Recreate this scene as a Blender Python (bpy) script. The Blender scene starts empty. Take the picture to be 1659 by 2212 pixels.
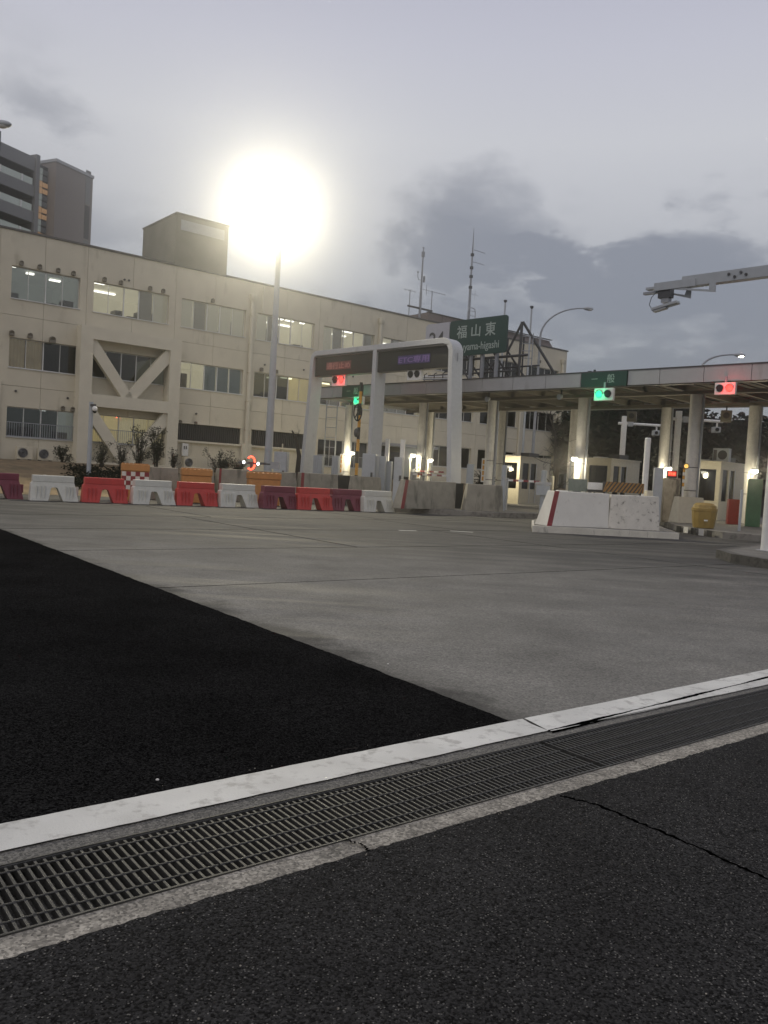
import bpy, math, random
from mathutils import Vector, Matrix
R = math.radians
random.seed(7)
sc = bpy.context.scene
COL = sc.collection

# ---------------------------------------------------------------- camera
CAMH, PITCH, ROLL, FPX = 1.5, R(2.529), R(3.258), 1781.6      # focal length in pixels of a 1659 x 2212 frame
cp, sp, cr, sr = math.cos(PITCH), math.sin(PITCH), math.cos(ROLL), math.sin(ROLL)
fwd = Vector((0, cp, -sp)); dwn = Vector((0, -sp, -cp)); rgt = Vector((1, 0, 0))
cam_x = rgt * cr - dwn * sr
cam_y = -(rgt * sr + dwn * cr)
M = Matrix((cam_x, cam_y, -fwd)).transposed().to_4x4()
M.translation = (0, 0, CAMH)
cd = bpy.data.cameras.new('camera'); cam = bpy.data.objects.new('camera', cd); COL.objects.link(cam)
cam.matrix_world = M
cd.sensor_fit = 'VERTICAL'; cd.sensor_height = 36; cd.lens = 36 * FPX / 2212
cd.clip_start = .05; cd.clip_end = 2000
sc.camera = cam

# ---------------------------------------------------------------- sky, sun, exposure
SKY_GAIN = 1.12
w = bpy.data.worlds.new('World'); sc.world = w; w.use_nodes = True
nt = w.node_tree; N = nt.nodes; LK = nt.links
for n_ in list(N): N.remove(n_)
def wn(t, **k):
    n_ = N.new(t)
    for a, b in k.items(): setattr(n_, a, b)
    return n_
out = wn('ShaderNodeOutputWorld'); add = wn('ShaderNodeAddShader')
bg1 = wn('ShaderNodeBackground'); bg2 = wn('ShaderNodeBackground')
sky = wn('ShaderNodeTexSky', sky_type='NISHITA'); sky.sun_disc = False
SUN_EL, SUN_AZ = R(14), R(200)
sky.sun_elevation = SUN_EL; sky.sun_rotation = SUN_AZ
bg1.inputs[1].default_value = 0.012
LK.new(sky.outputs[0], bg1.inputs[0])
tc = wn('ShaderNodeTexCoord'); sep = wn('ShaderNodeSeparateXYZ'); LK.new(tc.outputs['Generated'], sep.inputs[0])
ramp = wn('ShaderNodeValToRGB'); LK.new(sep.outputs[2], ramp.inputs[0])
def srgb(r, g, b):
    f = lambda c: (c / 255 / 12.92) if c / 255 <= .04045 else ((c / 255 + .055) / 1.055) ** 2.4
    return (f(r), f(g), f(b), 1)
cr_ = ramp.color_ramp
cr_.elements[0].position = 0; cr_.elements[0].color = srgb(136, 138, 146)
cr_.elements[1].position = 1; cr_.elements[1].color = srgb(168, 168, 184)
for p_, c_ in ((.12, (143, 145, 152)), (.22, (162, 163, 168)), (.30, (180, 180, 184)), (.37, (190, 190, 194)), (.45, (182, 182, 192)), (.53, (170, 170, 184))):
    e = cr_.elements.new(p_); e.color = srgb(*c_)
# clouds: noise over a plane high above, so that they flatten towards the horizon
mz = wn('ShaderNodeMath', operation='MAXIMUM'); LK.new(sep.outputs[2], mz.inputs[0]); mz.inputs[1].default_value = .0
az = wn('ShaderNodeMath', operation='ADD'); LK.new(mz.outputs[0], az.inputs[0]); az.inputs[1].default_value = .22
dv = wn('ShaderNodeVectorMath', operation='DIVIDE'); cz = wn('ShaderNodeCombineXYZ')
for i in range(3): LK.new(az.outputs[0], cz.inputs[i])
LK.new(tc.outputs['Generated'], dv.inputs[0]); LK.new(cz.outputs[0], dv.inputs[1])
mp = wn('ShaderNodeMapping'); LK.new(dv.outputs[0], mp.inputs[0]); mp.inputs['Scale'].default_value = (1.0, 1.0, 1.0); mp.inputs['Location'].default_value = (3.1, 1.25, 0)
n1 = wn('ShaderNodeTexNoise'); LK.new(mp.outputs[0], n1.inputs['Vector']); n1.inputs['Scale'].default_value = 3.0; n1.inputs['Detail'].default_value = 9; n1.inputs['Roughness'].default_value = .6
def wmath(op, a, b=None, c=None, clamp=False):
    n_ = wn('ShaderNodeMath', operation=op); n_.use_clamp = clamp
    for i, q in enumerate((a, b, c)):
        if q is None: continue
        if isinstance(q, (int, float)): n_.inputs[i].default_value = q
        else: LK.new(q, n_.inputs[i])
    return n_.outputs[0]
n3 = wn('ShaderNodeTexNoise'); LK.new(tc.outputs['Generated'], n3.inputs['Vector']); n3.inputs['Scale'].default_value = 9; n3.inputs['Detail'].default_value = 7; n3.inputs['Roughness'].default_value = .6
azm = wmath('ADD', wmath('ARCTAN2', sep.outputs[0], sep.outputs[1]), wmath('MULTIPLY_ADD', n3.outputs['Fac'], .24, -.12))
elv = wmath('ADD', wmath('ARCSINE', sep.outputs[2]), wmath('MULTIPLY_ADD', n1.outputs['Fac'], .30, -.15))
tot = wmath('MULTIPLY_ADD', n3.outputs['Fac'], .16, wmath('MULTIPLY', n1.outputs['Fac'], .58))
# cloud banks: azimuth, elevation, half widths, weight
for (a_, e_, wa, we, wt) in ((.09, .29, .15, .075, .34), (.15, .25, .2, .05, .25), (.38, .235, .24, .075, .42), (.30, .16, .5, .06, .35), (.48, .36, .08, .03, .2), (-.32, .27, .16, .05, .16), (-.42, .40, .12, .05, .16), (.0, .19, .2, .05, .25),
                             (1.4, .3, .6, .12, .3), (2.6, .4, .5, .15, .3), (-1.3, .35, .5, .12, .3), (-2.4, .25, .6, .1, .3)):
    da = wmath('DIVIDE', wmath('SUBTRACT', azm, a_), wa); de = wmath('DIVIDE', wmath('SUBTRACT', elv, e_), we)
    q = wmath('SUBTRACT', 1.0, wmath('ADD', wmath('MULTIPLY', da, da), wmath('MULTIPLY', de, de)), clamp=True)
    tot = wmath('MULTIPLY_ADD', q, wt, tot)
r1 = wn('ShaderNodeMapRange'); LK.new(tot, r1.inputs[0]); r1.inputs[1].default_value = .43; r1.inputs[2].default_value = .77; r1.interpolation_type = 'SMOOTHSTEP'
mm = r1
mx = wn('ShaderNodeMix', data_type='RGBA'); LK.new(mm.outputs[0], mx.inputs[0]); LK.new(ramp.outputs[0], mx.inputs[6]); mx.inputs[7].default_value = srgb(121, 123, 133)
LK.new(mx.outputs[2], bg2.inputs[0]); bg2.inputs[1].default_value = SKY_GAIN
LK.new(bg1.outputs[0], add.inputs[0]); LK.new(bg2.outputs[0], add.inputs[1]); LK.new(add.outputs[0], out.inputs[0])
sd = bpy.data.lights.new('sun', 'SUN'); so = bpy.data.objects.new('sun', sd); COL.objects.link(so)
sd.energy = .5; sd.angle = R(45); sd.color = (1, .89, .74)
sdir = Vector((math.sin(SUN_AZ) * math.cos(SUN_EL + .6), math.cos(SUN_AZ) * math.cos(SUN_EL + .6), math.sin(SUN_EL + .6)))
so.rotation_euler = sdir.to_track_quat('Z', 'Y').to_euler()
sc.view_settings.view_transform = 'Standard'; sc.view_settings.look = 'None'
sc.view_settings.exposure = 0; sc.view_settings.gamma = 1; sc.view_settings.use_curve_mapping = False
sc.render.resolution_x, sc.render.resolution_y = 768, 1024
sc.render.engine = 'CYCLES'
sc.cycles.use_denoising = True
sc.cycles.max_bounces = 6; sc.cycles.volume_bounces = 0; sc.cycles.transparent_max_bounces = 12
sc.cycles.sample_clamp_indirect = 3

# ---------------------------------------------------------------- helpers
def ray(px, py):
    u, v = px - 829.5, py - 1106.
    a = u * cr + v * sr; b = -u * sr + v * cr
    return Vector((a, FPX * cp - b * sp, -FPX * sp - b * cp)) / FPX
def G(px, py, z=0):                     # ground point seen at a pixel
    d = ray(px, py); t = (z - CAMH) / d.z
    return Vector((d.x * t, d.y * t, z))
def D(px, py, Y):                       # point at distance Y seen at a pixel
    d = ray(px, py); t = Y / d.y
    return Vector((d.x * t, Y, CAMH + d.z * t))

class MB:
    def __init__(s): s.v = []; s.f = []; s.m = []; s.mi = 0
    def add(s, vs, fs):
        o = len(s.v); s.v += [tuple(p) for p in vs]
        for f in fs: s.f.append(tuple(i + o for i in f)); s.m.append(s.mi)
        return s
    def box(s, x0, x1, y0, y1, z0, z1, T=None):
        vs = [Vector((x, y, z)) for z in (z0, z1) for y in (y0, y1) for x in (x0, x1)]
        if T: vs = [T @ p for p in vs]
        return s.add(vs, [(0, 2, 3, 1), (4, 5, 7, 6), (0, 1, 5, 4), (2, 6, 7, 3), (0, 4, 6, 2), (1, 3, 7, 5)])
    def prism(s, poly, z0, z1, T=None, inset=0):    # poly in xy
        n = len(poly); cx = sum(p[0] for p in poly) / n; cy = sum(p[1] for p in poly) / n
        vs = [Vector((x, y, z0)) for x, y in poly]
        for x, y in poly:
            l = math.hypot(x - cx, y - cy) or 1; k = 1 - inset / l
            vs.append(Vector((cx + (x - cx) * k, cy + (y - cy) * k, z1)))
        if T: vs = [T @ p for p in vs]
        fs = [tuple(range(n - 1, -1, -1)), tuple(range(n, 2 * n))] + [(i, (i + 1) % n, n + (i + 1) % n, n + i) for i in range(n)]
        return s.add(vs, fs)
    def plate(s, poly, y0, y1, T=None):             # poly in xz, thickness along y
        n = len(poly)
        vs = [Vector((x, y0, z)) for x, z in poly] + [Vector((x, y1, z)) for x, z in poly]
        if T: vs = [T @ p for p in vs]
        return s.add(vs, [tuple(range(n)), tuple(range(2 * n - 1, n - 1, -1))] + [(i, n + i, n + (i + 1) % n, (i + 1) % n) for i in range(n)])
    def tube(s, pts, rad, seg=10, cap=True):
        pts = [Vector(p) for p in pts]; n = len(pts)
        rr = rad if isinstance(rad, (list, tuple)) else [rad] * n
        vs = []; prev = None
        for i, p in enumerate(pts):
            t = (pts[min(i + 1, n - 1)] - pts[max(i - 1, 0)]).normalized()
            up = Vector((0, 0, 1)) if abs(t.z) < .95 else Vector((0, 1, 0))
            if prev is not None: a = (prev - t * prev.dot(t)).normalized()
            else: a = t.cross(up).normalized()
            prev = a; b = t.cross(a)
            for k in range(seg):
                q = 2 * math.pi * k / seg
                vs.append(p + (a * math.cos(q) + b * math.sin(q)) * rr[i])
        fs = [(i * seg + k, i * seg + (k + 1) % seg, (i + 1) * seg + (k + 1) % seg, (i + 1) * seg + k) for i in range(n - 1) for k in range(seg)]
        if cap: fs += [tuple(range(seg - 1, -1, -1)), tuple(range((n - 1) * seg, n * seg))]
        return s.add(vs, fs)
    def ball(s, c, rx, ry=None, rz=None, seg=10, rings=6):
        ry = ry or rx; rz = rz or rx; c = Vector(c); vs = []
        for i in range(rings + 1):
            th = math.pi * i / rings
            for k in range(seg):
                q = 2 * math.pi * k / seg
                vs.append(c + Vector((rx * math.sin(th) * math.cos(q), ry * math.sin(th) * math.sin(q), rz * math.cos(th))))
        fs = [(i * seg + k, (i + 1) * seg + k, (i + 1) * seg + (k + 1) % seg, i * seg + (k + 1) % seg) for i in range(rings) for k in range(seg)]
        return s.add(vs, fs)
    def mesh(s, name):
        me = bpy.data.meshes.new(name); me.from_pydata(s.v, [], s.f); me.validate(); return me
    def build(s, name, mat, parent=None, smooth=False, **kw):
        me = bpy.data.meshes.new(name); me.from_pydata(s.v, [], s.f)
        mats = mat if isinstance(mat, (list, tuple)) else [mat]
        for m_ in mats: me.materials.append(m_)
        if len(mats) > 1: me.polygons.foreach_set('material_index', s.m)
        if smooth: me.shade_smooth(); 
        if smooth: me.set_sharp_from_angle(angle=R(35))
        me.update()
        return link(name, me, parent, **kw)
def link(name, data, parent=None, loc=None, rz=None, label=None, cat=None, group=None, kind=None, bevel=None):
    o = bpy.data.objects.new(name, data); COL.objects.link(o)
    if parent: o.parent = parent
    if loc is not None: o.location = loc
    if rz is not None: o.rotation_euler = (0, 0, rz)
    if label: o['label'] = label
    if cat: o['category'] = cat
    if group: o['group'] = group
    if kind: o['kind'] = kind
    if bevel:
        b = o.modifiers.new('bevel', 'BEVEL'); b.width = bevel; b.segments = 2; b.limit_method = 'ANGLE'; b.angle_limit = R(40)
    return o
def thing(name, label, cat, loc=(0, 0, 0), rz=0, group=None):
    return link(name, None, None, loc, rz, label, cat, group)
def bx(name, mat, parent, x0, x1, y0, y1, z0, z1, **k):
    return MB().box(x0, x1, y0, y1, z0, z1).build(name, mat, parent, **k)
def copy_tree(o, parent=None):
    c = o.copy(); COL.objects.link(c); c.parent = parent
    for ch in list(o.children): copy_tree(ch, c)
    return c
def text(name, s, size, mat, parent, x, y, z, ext=.004, w_to=None, h_to=None, cy=False, bold=0):
    cu = bpy.data.curves.new('t', 'FONT'); cu.body = s; cu.size = size; cu.extrude = ext; cu.offset = bold
    cu.resolution_u = 4
    to = bpy.data.objects.new('t', cu); COL.objects.link(to)
    me = bpy.data.meshes.new_from_object(to.evaluated_get(bpy.context.evaluated_depsgraph_get()))
    bpy.data.objects.remove(to)
    xs = [v.co.x for v in me.vertices] or [0, 1]; ys = [v.co.y for v in me.vertices] or [0, 1]
    kx = w_to / (max(xs) - min(xs)) if w_to else 1; ky = h_to / (max(ys) - min(ys)) if h_to else kx
    if not w_to: kx = ky
    x0, y0 = min(xs), min(ys)
    for v in me.vertices:
        c = v.co; v.co = ((c.x - x0) * kx, -c.z, (c.y - y0) * ky)
    me.materials.clear(); me.materials.append(mat); me.name = name
    o = link(name, me, parent); o.location = (x, y, z); return o

MATS = {}
def mat(name, col, rough=.6, metal=0, var=.12, scale=6, bump=0, bscale=60, spec=.5, stain=None, emit=None, estr=0, streak=0, coat=0):
    """plain procedural material: base colour broken by noise, optional stains, bump, emission"""
    m = bpy.data.materials.new(name); m.use_nodes = True; t = m.node_tree; n = t.nodes; l = t.links
    b = n['Principled BSDF']; b.inputs['Roughness'].default_value = rough; b.inputs['Metallic'].default_value = metal
    b.inputs['Specular IOR Level'].default_value = spec
    c4 = (*col, 1)
    tcn = n.new('ShaderNodeTexCoord'); oi = n.new('ShaderNodeObjectInfo')
    off = n.new('ShaderNodeVectorMath'); off.operation = 'ADD'
    comb = n.new('ShaderNodeMath'); comb.operation = 'MULTIPLY'; l.new(oi.outputs['Random'], comb.inputs[0]); comb.inputs[1].default_value = 40
    l.new(tcn.outputs['Object'], off.inputs[0]); l.new(comb.outputs[0], off.inputs[1])
    ns = n.new('ShaderNodeTexNoise'); ns.inputs['Scale'].default_value = scale; ns.inputs['Detail'].default_value = 6; l.new(off.outputs[0], ns.inputs['Vector'])
    mr = n.new('ShaderNodeMapRange'); l.new(ns.outputs['Fac'], mr.inputs[0]); mr.inputs[1].default_value = .3; mr.inputs[2].default_value = .7
    mr.inputs[3].default_value = 1 - var; mr.inputs[4].default_value = 1 + var
    mu = n.new('ShaderNodeVectorMath'); mu.operation = 'SCALE'; mu.inputs[0].default_value = col; l.new(mr.outputs[0], mu.inputs['Scale'])
    cur = mu.outputs[0]
    if stain:
        sc_, thr, scol, amt = stain
        s2 = n.new('ShaderNodeTexNoise'); s2.inputs['Scale'].default_value = sc_; s2.inputs['Detail'].default_value = 8; s2.inputs['Roughness'].default_value = .65
        mpn = n.new('ShaderNodeMapping'); l.new(off.outputs[0], mpn.inputs[0]); mpn.inputs['Scale'].default_value = (1, 1, .25 if streak else 1); l.new(mpn.outputs[0], s2.inputs['Vector'])
        m2 = n.new('ShaderNodeMapRange'); l.new(s2.outputs['Fac'], m2.inputs[0]); m2.inputs[1].default_value = thr; m2.inputs[2].default_value = thr + .12; m2.inputs[4].default_value = amt
        mi = n.new('ShaderNodeMix'); mi.data_type = 'RGBA'; l.new(m2.outputs[0], mi.inputs[0]); l.new(cur, mi.inputs[6]); mi.inputs[7].default_value = (*scol, 1)
        cur = mi.outputs[2]
    l.new(cur, b.inputs['Base Color'])
    if bump:
        nb = n.new('ShaderNodeTexNoise'); nb.inputs['Scale'].default_value = bscale; nb.inputs['Detail'].default_value = 4; l.new(off.outputs[0], nb.inputs['Vector'])
        bp = n.new('ShaderNodeBump'); bp.inputs['Strength'].default_value = bump; bp.inputs['Distance'].default_value = .01; l.new(nb.outputs['Fac'], bp.inputs['Height']); l.new(bp.outputs[0], b.inputs['Normal'])
    if emit:
        b.inputs['Emission Color'].default_value = (*emit, 1); b.inputs['Emission Strength'].default_value = estr
        m.cycles.emission_sampling = 'NONE'
    if coat: b.inputs['Coat Weight'].default_value = coat
    MATS[name] = m
    return m
def ground_mat(name, c_lo, c_hi, grain, rough=.85, bump=.6, patch=.15, speck=None, patch_scale=.5, tracks=None, spec=.4, coarse=None):
    m = bpy.data.materials.new(name); m.use_nodes = True; t = m.node_tree; n = t.nodes; l = t.links
    b = n['Principled BSDF']; b.inputs['Roughness'].default_value = rough; b.inputs['Specular IOR Level'].default_value = spec
    g = n.new('ShaderNodeNewGeometry')
    v = n.new('ShaderNodeTexVoronoi'); v.inputs['Scale'].default_value = grain; l.new(g.outputs['Position'], v.inputs['Vector'])
    nn = n.new('ShaderNodeTexNoise'); nn.inputs['Scale'].default_value = grain * .7; nn.inputs['Detail'].default_value = 5; nn.inputs['Roughness'].default_value = .7; l.new(g.outputs['Position'], nn.inputs['Vector'])
    sx = n.new('ShaderNodeSeparateColor'); l.new(v.outputs['Color'], sx.inputs[0])
    mxf = n.new('ShaderNodeMath'); mxf.operation = 'MULTIPLY'; l.new(sx.outputs[0], mxf.inputs[0]); l.new(nn.outputs['Fac'], mxf.inputs[1])
    mrr = n.new('ShaderNodeMapRange'); l.new(mxf.outputs[0], mrr.inputs[0]); mrr.inputs[1].default_value = .05; mrr.inputs[2].default_value = .6
    mi = n.new('ShaderNodeMix'); mi.data_type = 'RGBA'; l.new(mrr.outputs[0], mi.inputs[0]); mi.inputs[6].default_value = (*c_lo, 1); mi.inputs[7].default_value = (*c_hi, 1)
    cur = mi.outputs[2]
    if speck:
        col, thr = speck
        c = n.new('ShaderNodeMath'); c.operation = 'GREATER_THAN'; l.new(sx.outputs[1], c.inputs[0]); c.inputs[1].default_value = thr
        vd = n.new('ShaderNodeMath'); vd.operation = 'LESS_THAN'; l.new(v.outputs['Distance'], vd.inputs[0]); vd.inputs[1].default_value = .42
        cc = n.new('ShaderNodeMath'); cc.operation = 'MULTIPLY'; l.new(c.outputs[0], cc.inputs[0]); l.new(vd.outputs[0], cc.inputs[1])
        ca = n.new('ShaderNodeMath'); ca.operation = 'MULTIPLY'; l.new(cc.outputs[0], ca.inputs[0]); l.new(sx.outputs[2], ca.inputs[1])
        m3 = n.new('ShaderNodeMix'); m3.data_type = 'RGBA'; l.new(ca.outputs[0], m3.inputs[0]); l.new(cur, m3.inputs[6]); m3.inputs[7].default_value = (*col, 1); cur = m3.outputs[2]
    p = n.new('ShaderNodeTexNoise'); p.inputs['Scale'].default_value = patch_scale; p.inputs['Detail'].default_value = 7; p.inputs['Roughness'].default_value = .6; l.new(g.outputs['Position'], p.inputs['Vector'])
    pr = n.new('ShaderNodeMapRange'); l.new(p.outputs['Fac'], pr.inputs[0]); pr.inputs[1].default_value = .3; pr.inputs[2].default_value = .7; pr.inputs[3].default_value = 1 - patch; pr.inputs[4].default_value = 1 + patch
    sc1 = n.new('ShaderNodeVectorMath'); sc1.operation = 'SCALE'; l.new(cur, sc1.inputs[0]); l.new(pr.outputs[0], sc1.inputs['Scale']); cur = sc1.outputs[0]
    if tracks:                          # tyre-dark bands running with the traffic
        mp_ = n.new('ShaderNodeMapping'); l.new(g.outputs['Position'], mp_.inputs[0]); mp_.inputs['Rotation'].default_value = (0, 0, -R(tracks[0])); mp_.inputs['Scale'].default_value = (.07, 1.0, 1)
        tn = n.new('ShaderNodeTexNoise'); tn.inputs['Scale'].default_value = 1.1; tn.inputs['Detail'].default_value = 6; tn.inputs['Roughness'].default_value = .62; l.new(mp_.outputs[0], tn.inputs['Vector'])
        tr = n.new('ShaderNodeMapRange'); l.new(tn.outputs['Fac'], tr.inputs[0]); tr.inputs[1].default_value = .44; tr.inputs[2].default_value = .58; tr.inputs[3].default_value = 1; tr.inputs[4].default_value = tracks[1]
        s4 = n.new('ShaderNodeVectorMath'); s4.operation = 'SCALE'; l.new(cur, s4.inputs[0]); l.new(tr.outputs[0], s4.inputs['Scale'])
        # more rubber further out where the lanes gather
        sy = n.new('ShaderNodeSeparateXYZ'); l.new(g.outputs['Position'], sy.inputs[0])
        wy = n.new('ShaderNodeMapRange'); l.new(sy.outputs[1], wy.inputs[0]); wy.inputs[1].default_value = tracks[2]; wy.inputs[2].default_value = tracks[3]; wy.inputs[3].default_value = .15
        m5 = n.new('ShaderNodeMix'); m5.data_type = 'RGBA'; l.new(wy.outputs[0], m5.inputs[0]); l.new(cur, m5.inputs[6]); l.new(s4.outputs[0], m5.inputs[7]); cur = m5.outputs[2]
    if coarse:
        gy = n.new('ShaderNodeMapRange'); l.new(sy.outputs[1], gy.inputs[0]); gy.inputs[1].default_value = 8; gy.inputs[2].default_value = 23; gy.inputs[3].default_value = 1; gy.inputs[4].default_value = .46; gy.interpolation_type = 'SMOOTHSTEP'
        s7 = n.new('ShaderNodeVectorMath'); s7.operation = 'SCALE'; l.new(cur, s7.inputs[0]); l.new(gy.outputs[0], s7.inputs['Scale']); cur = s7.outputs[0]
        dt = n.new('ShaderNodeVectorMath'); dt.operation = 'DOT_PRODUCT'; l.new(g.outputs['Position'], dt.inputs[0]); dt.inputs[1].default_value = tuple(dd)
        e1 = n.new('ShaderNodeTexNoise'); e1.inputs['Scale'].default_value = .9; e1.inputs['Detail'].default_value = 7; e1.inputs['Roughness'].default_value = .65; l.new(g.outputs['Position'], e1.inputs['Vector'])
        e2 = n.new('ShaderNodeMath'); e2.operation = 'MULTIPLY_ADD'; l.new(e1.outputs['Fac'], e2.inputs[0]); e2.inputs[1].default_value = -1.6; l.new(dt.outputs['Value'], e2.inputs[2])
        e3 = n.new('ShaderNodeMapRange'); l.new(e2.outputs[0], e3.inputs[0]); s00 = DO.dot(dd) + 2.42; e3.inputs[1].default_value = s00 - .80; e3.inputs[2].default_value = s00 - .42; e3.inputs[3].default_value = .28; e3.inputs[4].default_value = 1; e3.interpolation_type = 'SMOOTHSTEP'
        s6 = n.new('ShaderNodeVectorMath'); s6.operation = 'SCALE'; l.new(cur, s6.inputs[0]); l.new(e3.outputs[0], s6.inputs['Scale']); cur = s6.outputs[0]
        rr_ = n.new('ShaderNodeMapRange'); l.new(tn.outputs['Fac'], rr_.inputs[0]); rr_.inputs[1].default_value = .42; rr_.inputs[2].default_value = .6; rr_.inputs[3].default_value = .95; rr_.inputs[4].default_value = .74; l.new(rr_.outputs[0], b.inputs['Roughness'])
    l.new(cur, b.inputs['Base Color'])
    bp = n.new('ShaderNodeBump'); bp.inputs['Strength'].default_value = bump; bp.inputs['Distance'].default_value = .004
    ad = n.new('ShaderNodeMath'); ad.operation = 'SUBTRACT'; l.new(nn.outputs['Fac'], ad.inputs[0]); l.new(v.outputs['Distance'], ad.inputs[1])
    l.new(ad.outputs[0], bp.inputs['Height']); l.new(bp.outputs[0], b.inputs['Normal'])
    return m
def glow(name, col, st, sample=False):
    m = bpy.data.materials.new(name); m.use_nodes = True; t = m.node_tree
    b = t.nodes['Principled BSDF']; b.inputs['Base Color'].default_value = (.1, .1, .1, 1)
    b.inputs['Emission Color'].default_value = (*col, 1); b.inputs['Emission Strength'].default_value = st
    if not sample: m.cycles.emission_sampling = 'NONE'
    return m
def glass_mat(name, tint=(.86, .87, .87), refl=.015, rough=.03):
    m = bpy.data.materials.new(name); m.use_nodes = True; t = m.node_tree; n = t.nodes; l = t.links
    n.remove(n['Principled BSDF']); o = n['Material Output']
    tr = n.new('ShaderNodeBsdfTransparent'); tr.inputs[0].default_value = (*tint, 1)
    gl = n.new('ShaderNodeBsdfGlossy'); gl.inputs['Roughness'].default_value = rough; gl.inputs[0].default_value = (.9, .9, .9, 1)
    fr = n.new('ShaderNodeFresnel'); fr.inputs[0].default_value = 1.5
    ad = n.new('ShaderNodeMath'); ad.operation = 'ADD'; l.new(fr.outputs[0], ad.inputs[0]); ad.inputs[1].default_value = refl
    mi = n.new('ShaderNodeMixShader'); l.new(ad.outputs[0], mi.inputs[0]); l.new(tr.outputs[0], mi.inputs[1]); l.new(gl.outputs[0], mi.inputs[2]); l.new(mi.outputs[0], o.inputs[0])
    return m

m_wall = mat('beige_wall', (.58, .54, .43), .8, var=.05, scale=1.2, stain=(1.6, .58, (.30, .27, .19), .45), streak=1, bump=.1, bscale=80)
m_brace = mat('brace_concrete', (.60, .565, .46), .8, var=.05, scale=1.5, bump=.1)
m_white = mat('white_paint', (.68, .68, .66), .5, var=.06)
m_cream = mat('cream_paint', (.55, .51, .40), .5, var=.06, stain=(2, .62, (.35, .3, .22), .4), streak=1)
m_alum = mat('aluminium', (.62, .62, .60), .4, .3, var=.05)
m_grey = mat('grey_paint', (.27, .285, .31), .5, var=.07)
m_lgrey = mat('light_grey_paint', (.36, .385, .41), .5, var=.06, stain=(3, .62, (.3, .3, .3), .4), streak=1)
m_gantry = mat('gantry_paint', (.46, .475, .49), .5, var=.05, stain=(3, .6, (.30, .30, .30), .4), streak=1)
m_dark = mat('dark_metal', (.05, .05, .052), .5)
m_black = mat('black', (.012, .012, .013), .5)
m_core = mat('dark_interior', (.05, .05, .05), .9)
m_coping = mat('coping', (.10, .095, .09), .6)
m_brown = mat('brown_cladding', (.20, .165, .15), .7, var=.08)
m_colm = mat('column_paint', (.66, .65, .61), .6, var=.08, stain=(1.4, .55, (.33, .3, .25), .6), streak=1)
m_steel = mat('galvanised', (.42, .43, .44), .45, .6, var=.1)
m_red = mat('red_plastic', (.46, .045, .04), .5, var=.12, scale=3, stain=(5, .57, (.30, .08, .07), .5), streak=1)
m_maroon = mat('maroon_plastic', (.16, .03, .05), .45, var=.1, scale=3, stain=(3, .6, (.22, .14, .15), .4))
m_wplast = mat('white_plastic', (.56, .56, .51), .5, var=.06, stain=(4, .58, (.34, .33, .3), .4), streak=1)
m_orange = mat('orange_plastic', (.42, .20, .06), .55, var=.08, stain=(5, .6, (.5, .33, .14), .3))
m_jersey = mat('weathered_concrete', (.26, .245, .205), .85, var=.15, scale=3, bump=.3, stain=(2.4, .52, (.09, .088, .072), .75), streak=1)
m_jwhite = mat('white_painted_block', (.60, .59, .55), .6, var=.06, scale=2, stain=(9, .60, (.3, .28, .25), .5))
m_jdirty = mat('mouldy_white_block', (.55, .53, .48), .7, var=.1, scale=3, bump=.2, stain=(7, .57, (.07, .065, .055), .85))
m_kerbw = mat('stained_kerb', (.55, .53, .47), .8, var=.12, scale=3, bump=.3, stain=(5, .57, (.08, .075, .065), .8), streak=1)
m_kerb = mat('kerb_concrete', (.21, .20, .18), .85, var=.15, scale=3, bump=.3, stain=(4, .5, (.07, .065, .06), .7))
m_island = mat('island_top', (.15, .145, .13), .9, var=.2, scale=2, bump=.3)
m_strred = mat('red_strip', (.20, .022, .027), .5, var=.1)
m_green = mat('sign_green', (.004, .038, .028), .45, var=.05)
m_signw = mat('sign_white', (.34, .40, .37), .4, var=.03)
m_fascia = mat('fascia_panel', (.37, .375, .385), .45, .1, var=.05, scale=2, stain=(1.5, .58, (.2, .195, .19), .5), streak=1)
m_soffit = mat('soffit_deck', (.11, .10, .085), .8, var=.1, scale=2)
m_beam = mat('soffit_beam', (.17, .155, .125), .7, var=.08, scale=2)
m_led = mat('led_board', (.004, .004, .004), .55, var=.1)
m_hole = mat('black_board', (.02, .02, .018), .8)
m_yblk = mat('stripe_ochre', (.36, .20, .06), .6, var=.15)
m_amber = mat('amber_paint', (.60, .30, .03), .5, var=.1)
m_bark = mat('bark', (.035, .028, .022), .9, bump=.5)
m_leafd = mat('dark_leaf', (.010, .012, .007), .9, var=.4, scale=.6, spec=.05)
m_leaf = mat('shrub_leaf', (.04, .042, .022), .8, var=.4, scale=3)
m_drygrass = mat('dry_grass', (.17, .125, .07), .95, var=.25, scale=2, bump=.8, bscale=30, stain=(1.2, .5, (.09, .075, .04), .7))
m_grass = mat('dark_grass', (.012, .013, .008), .95, var=.3, scale=2, bump=.8, bscale=30)
m_yellow = mat('yellow_drum', (.28, .19, .05), .5, var=.1, stain=(5, .6, (.3, .2, .05), .5))
m_firered = mat('fire_red', (.35, .035, .025), .3, var=.1)
m_stain = mat('stainless', (.38, .34, .26), .3, .7, var=.25, scale=2.5, stain=(1.6, .48, (.04, .038, .034), .85), streak=1)
m_curt = mat('curtain', (.42, .34, .20), .9, var=.35, scale=1.2, emit=(1, .8, .5), estr=.07)  # faint emission in the cloth stands in for room light behind it
m_curtY = mat('lit_curtain', (.5, .45, .25), .9, var=.1, scale=4, emit=(1, .86, .52), estr=.26)
m_blindl = mat('lit_blind', (.45, .43, .33), .9, var=.05, scale=2, emit=(1, .92, .7), estr=.17)
m_blindd = mat('grey_blind', (.30, .29, .24), .9, var=.06, scale=2, emit=(1, .9, .7), estr=.06)  # blinds glow a little in place of light from the room
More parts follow.
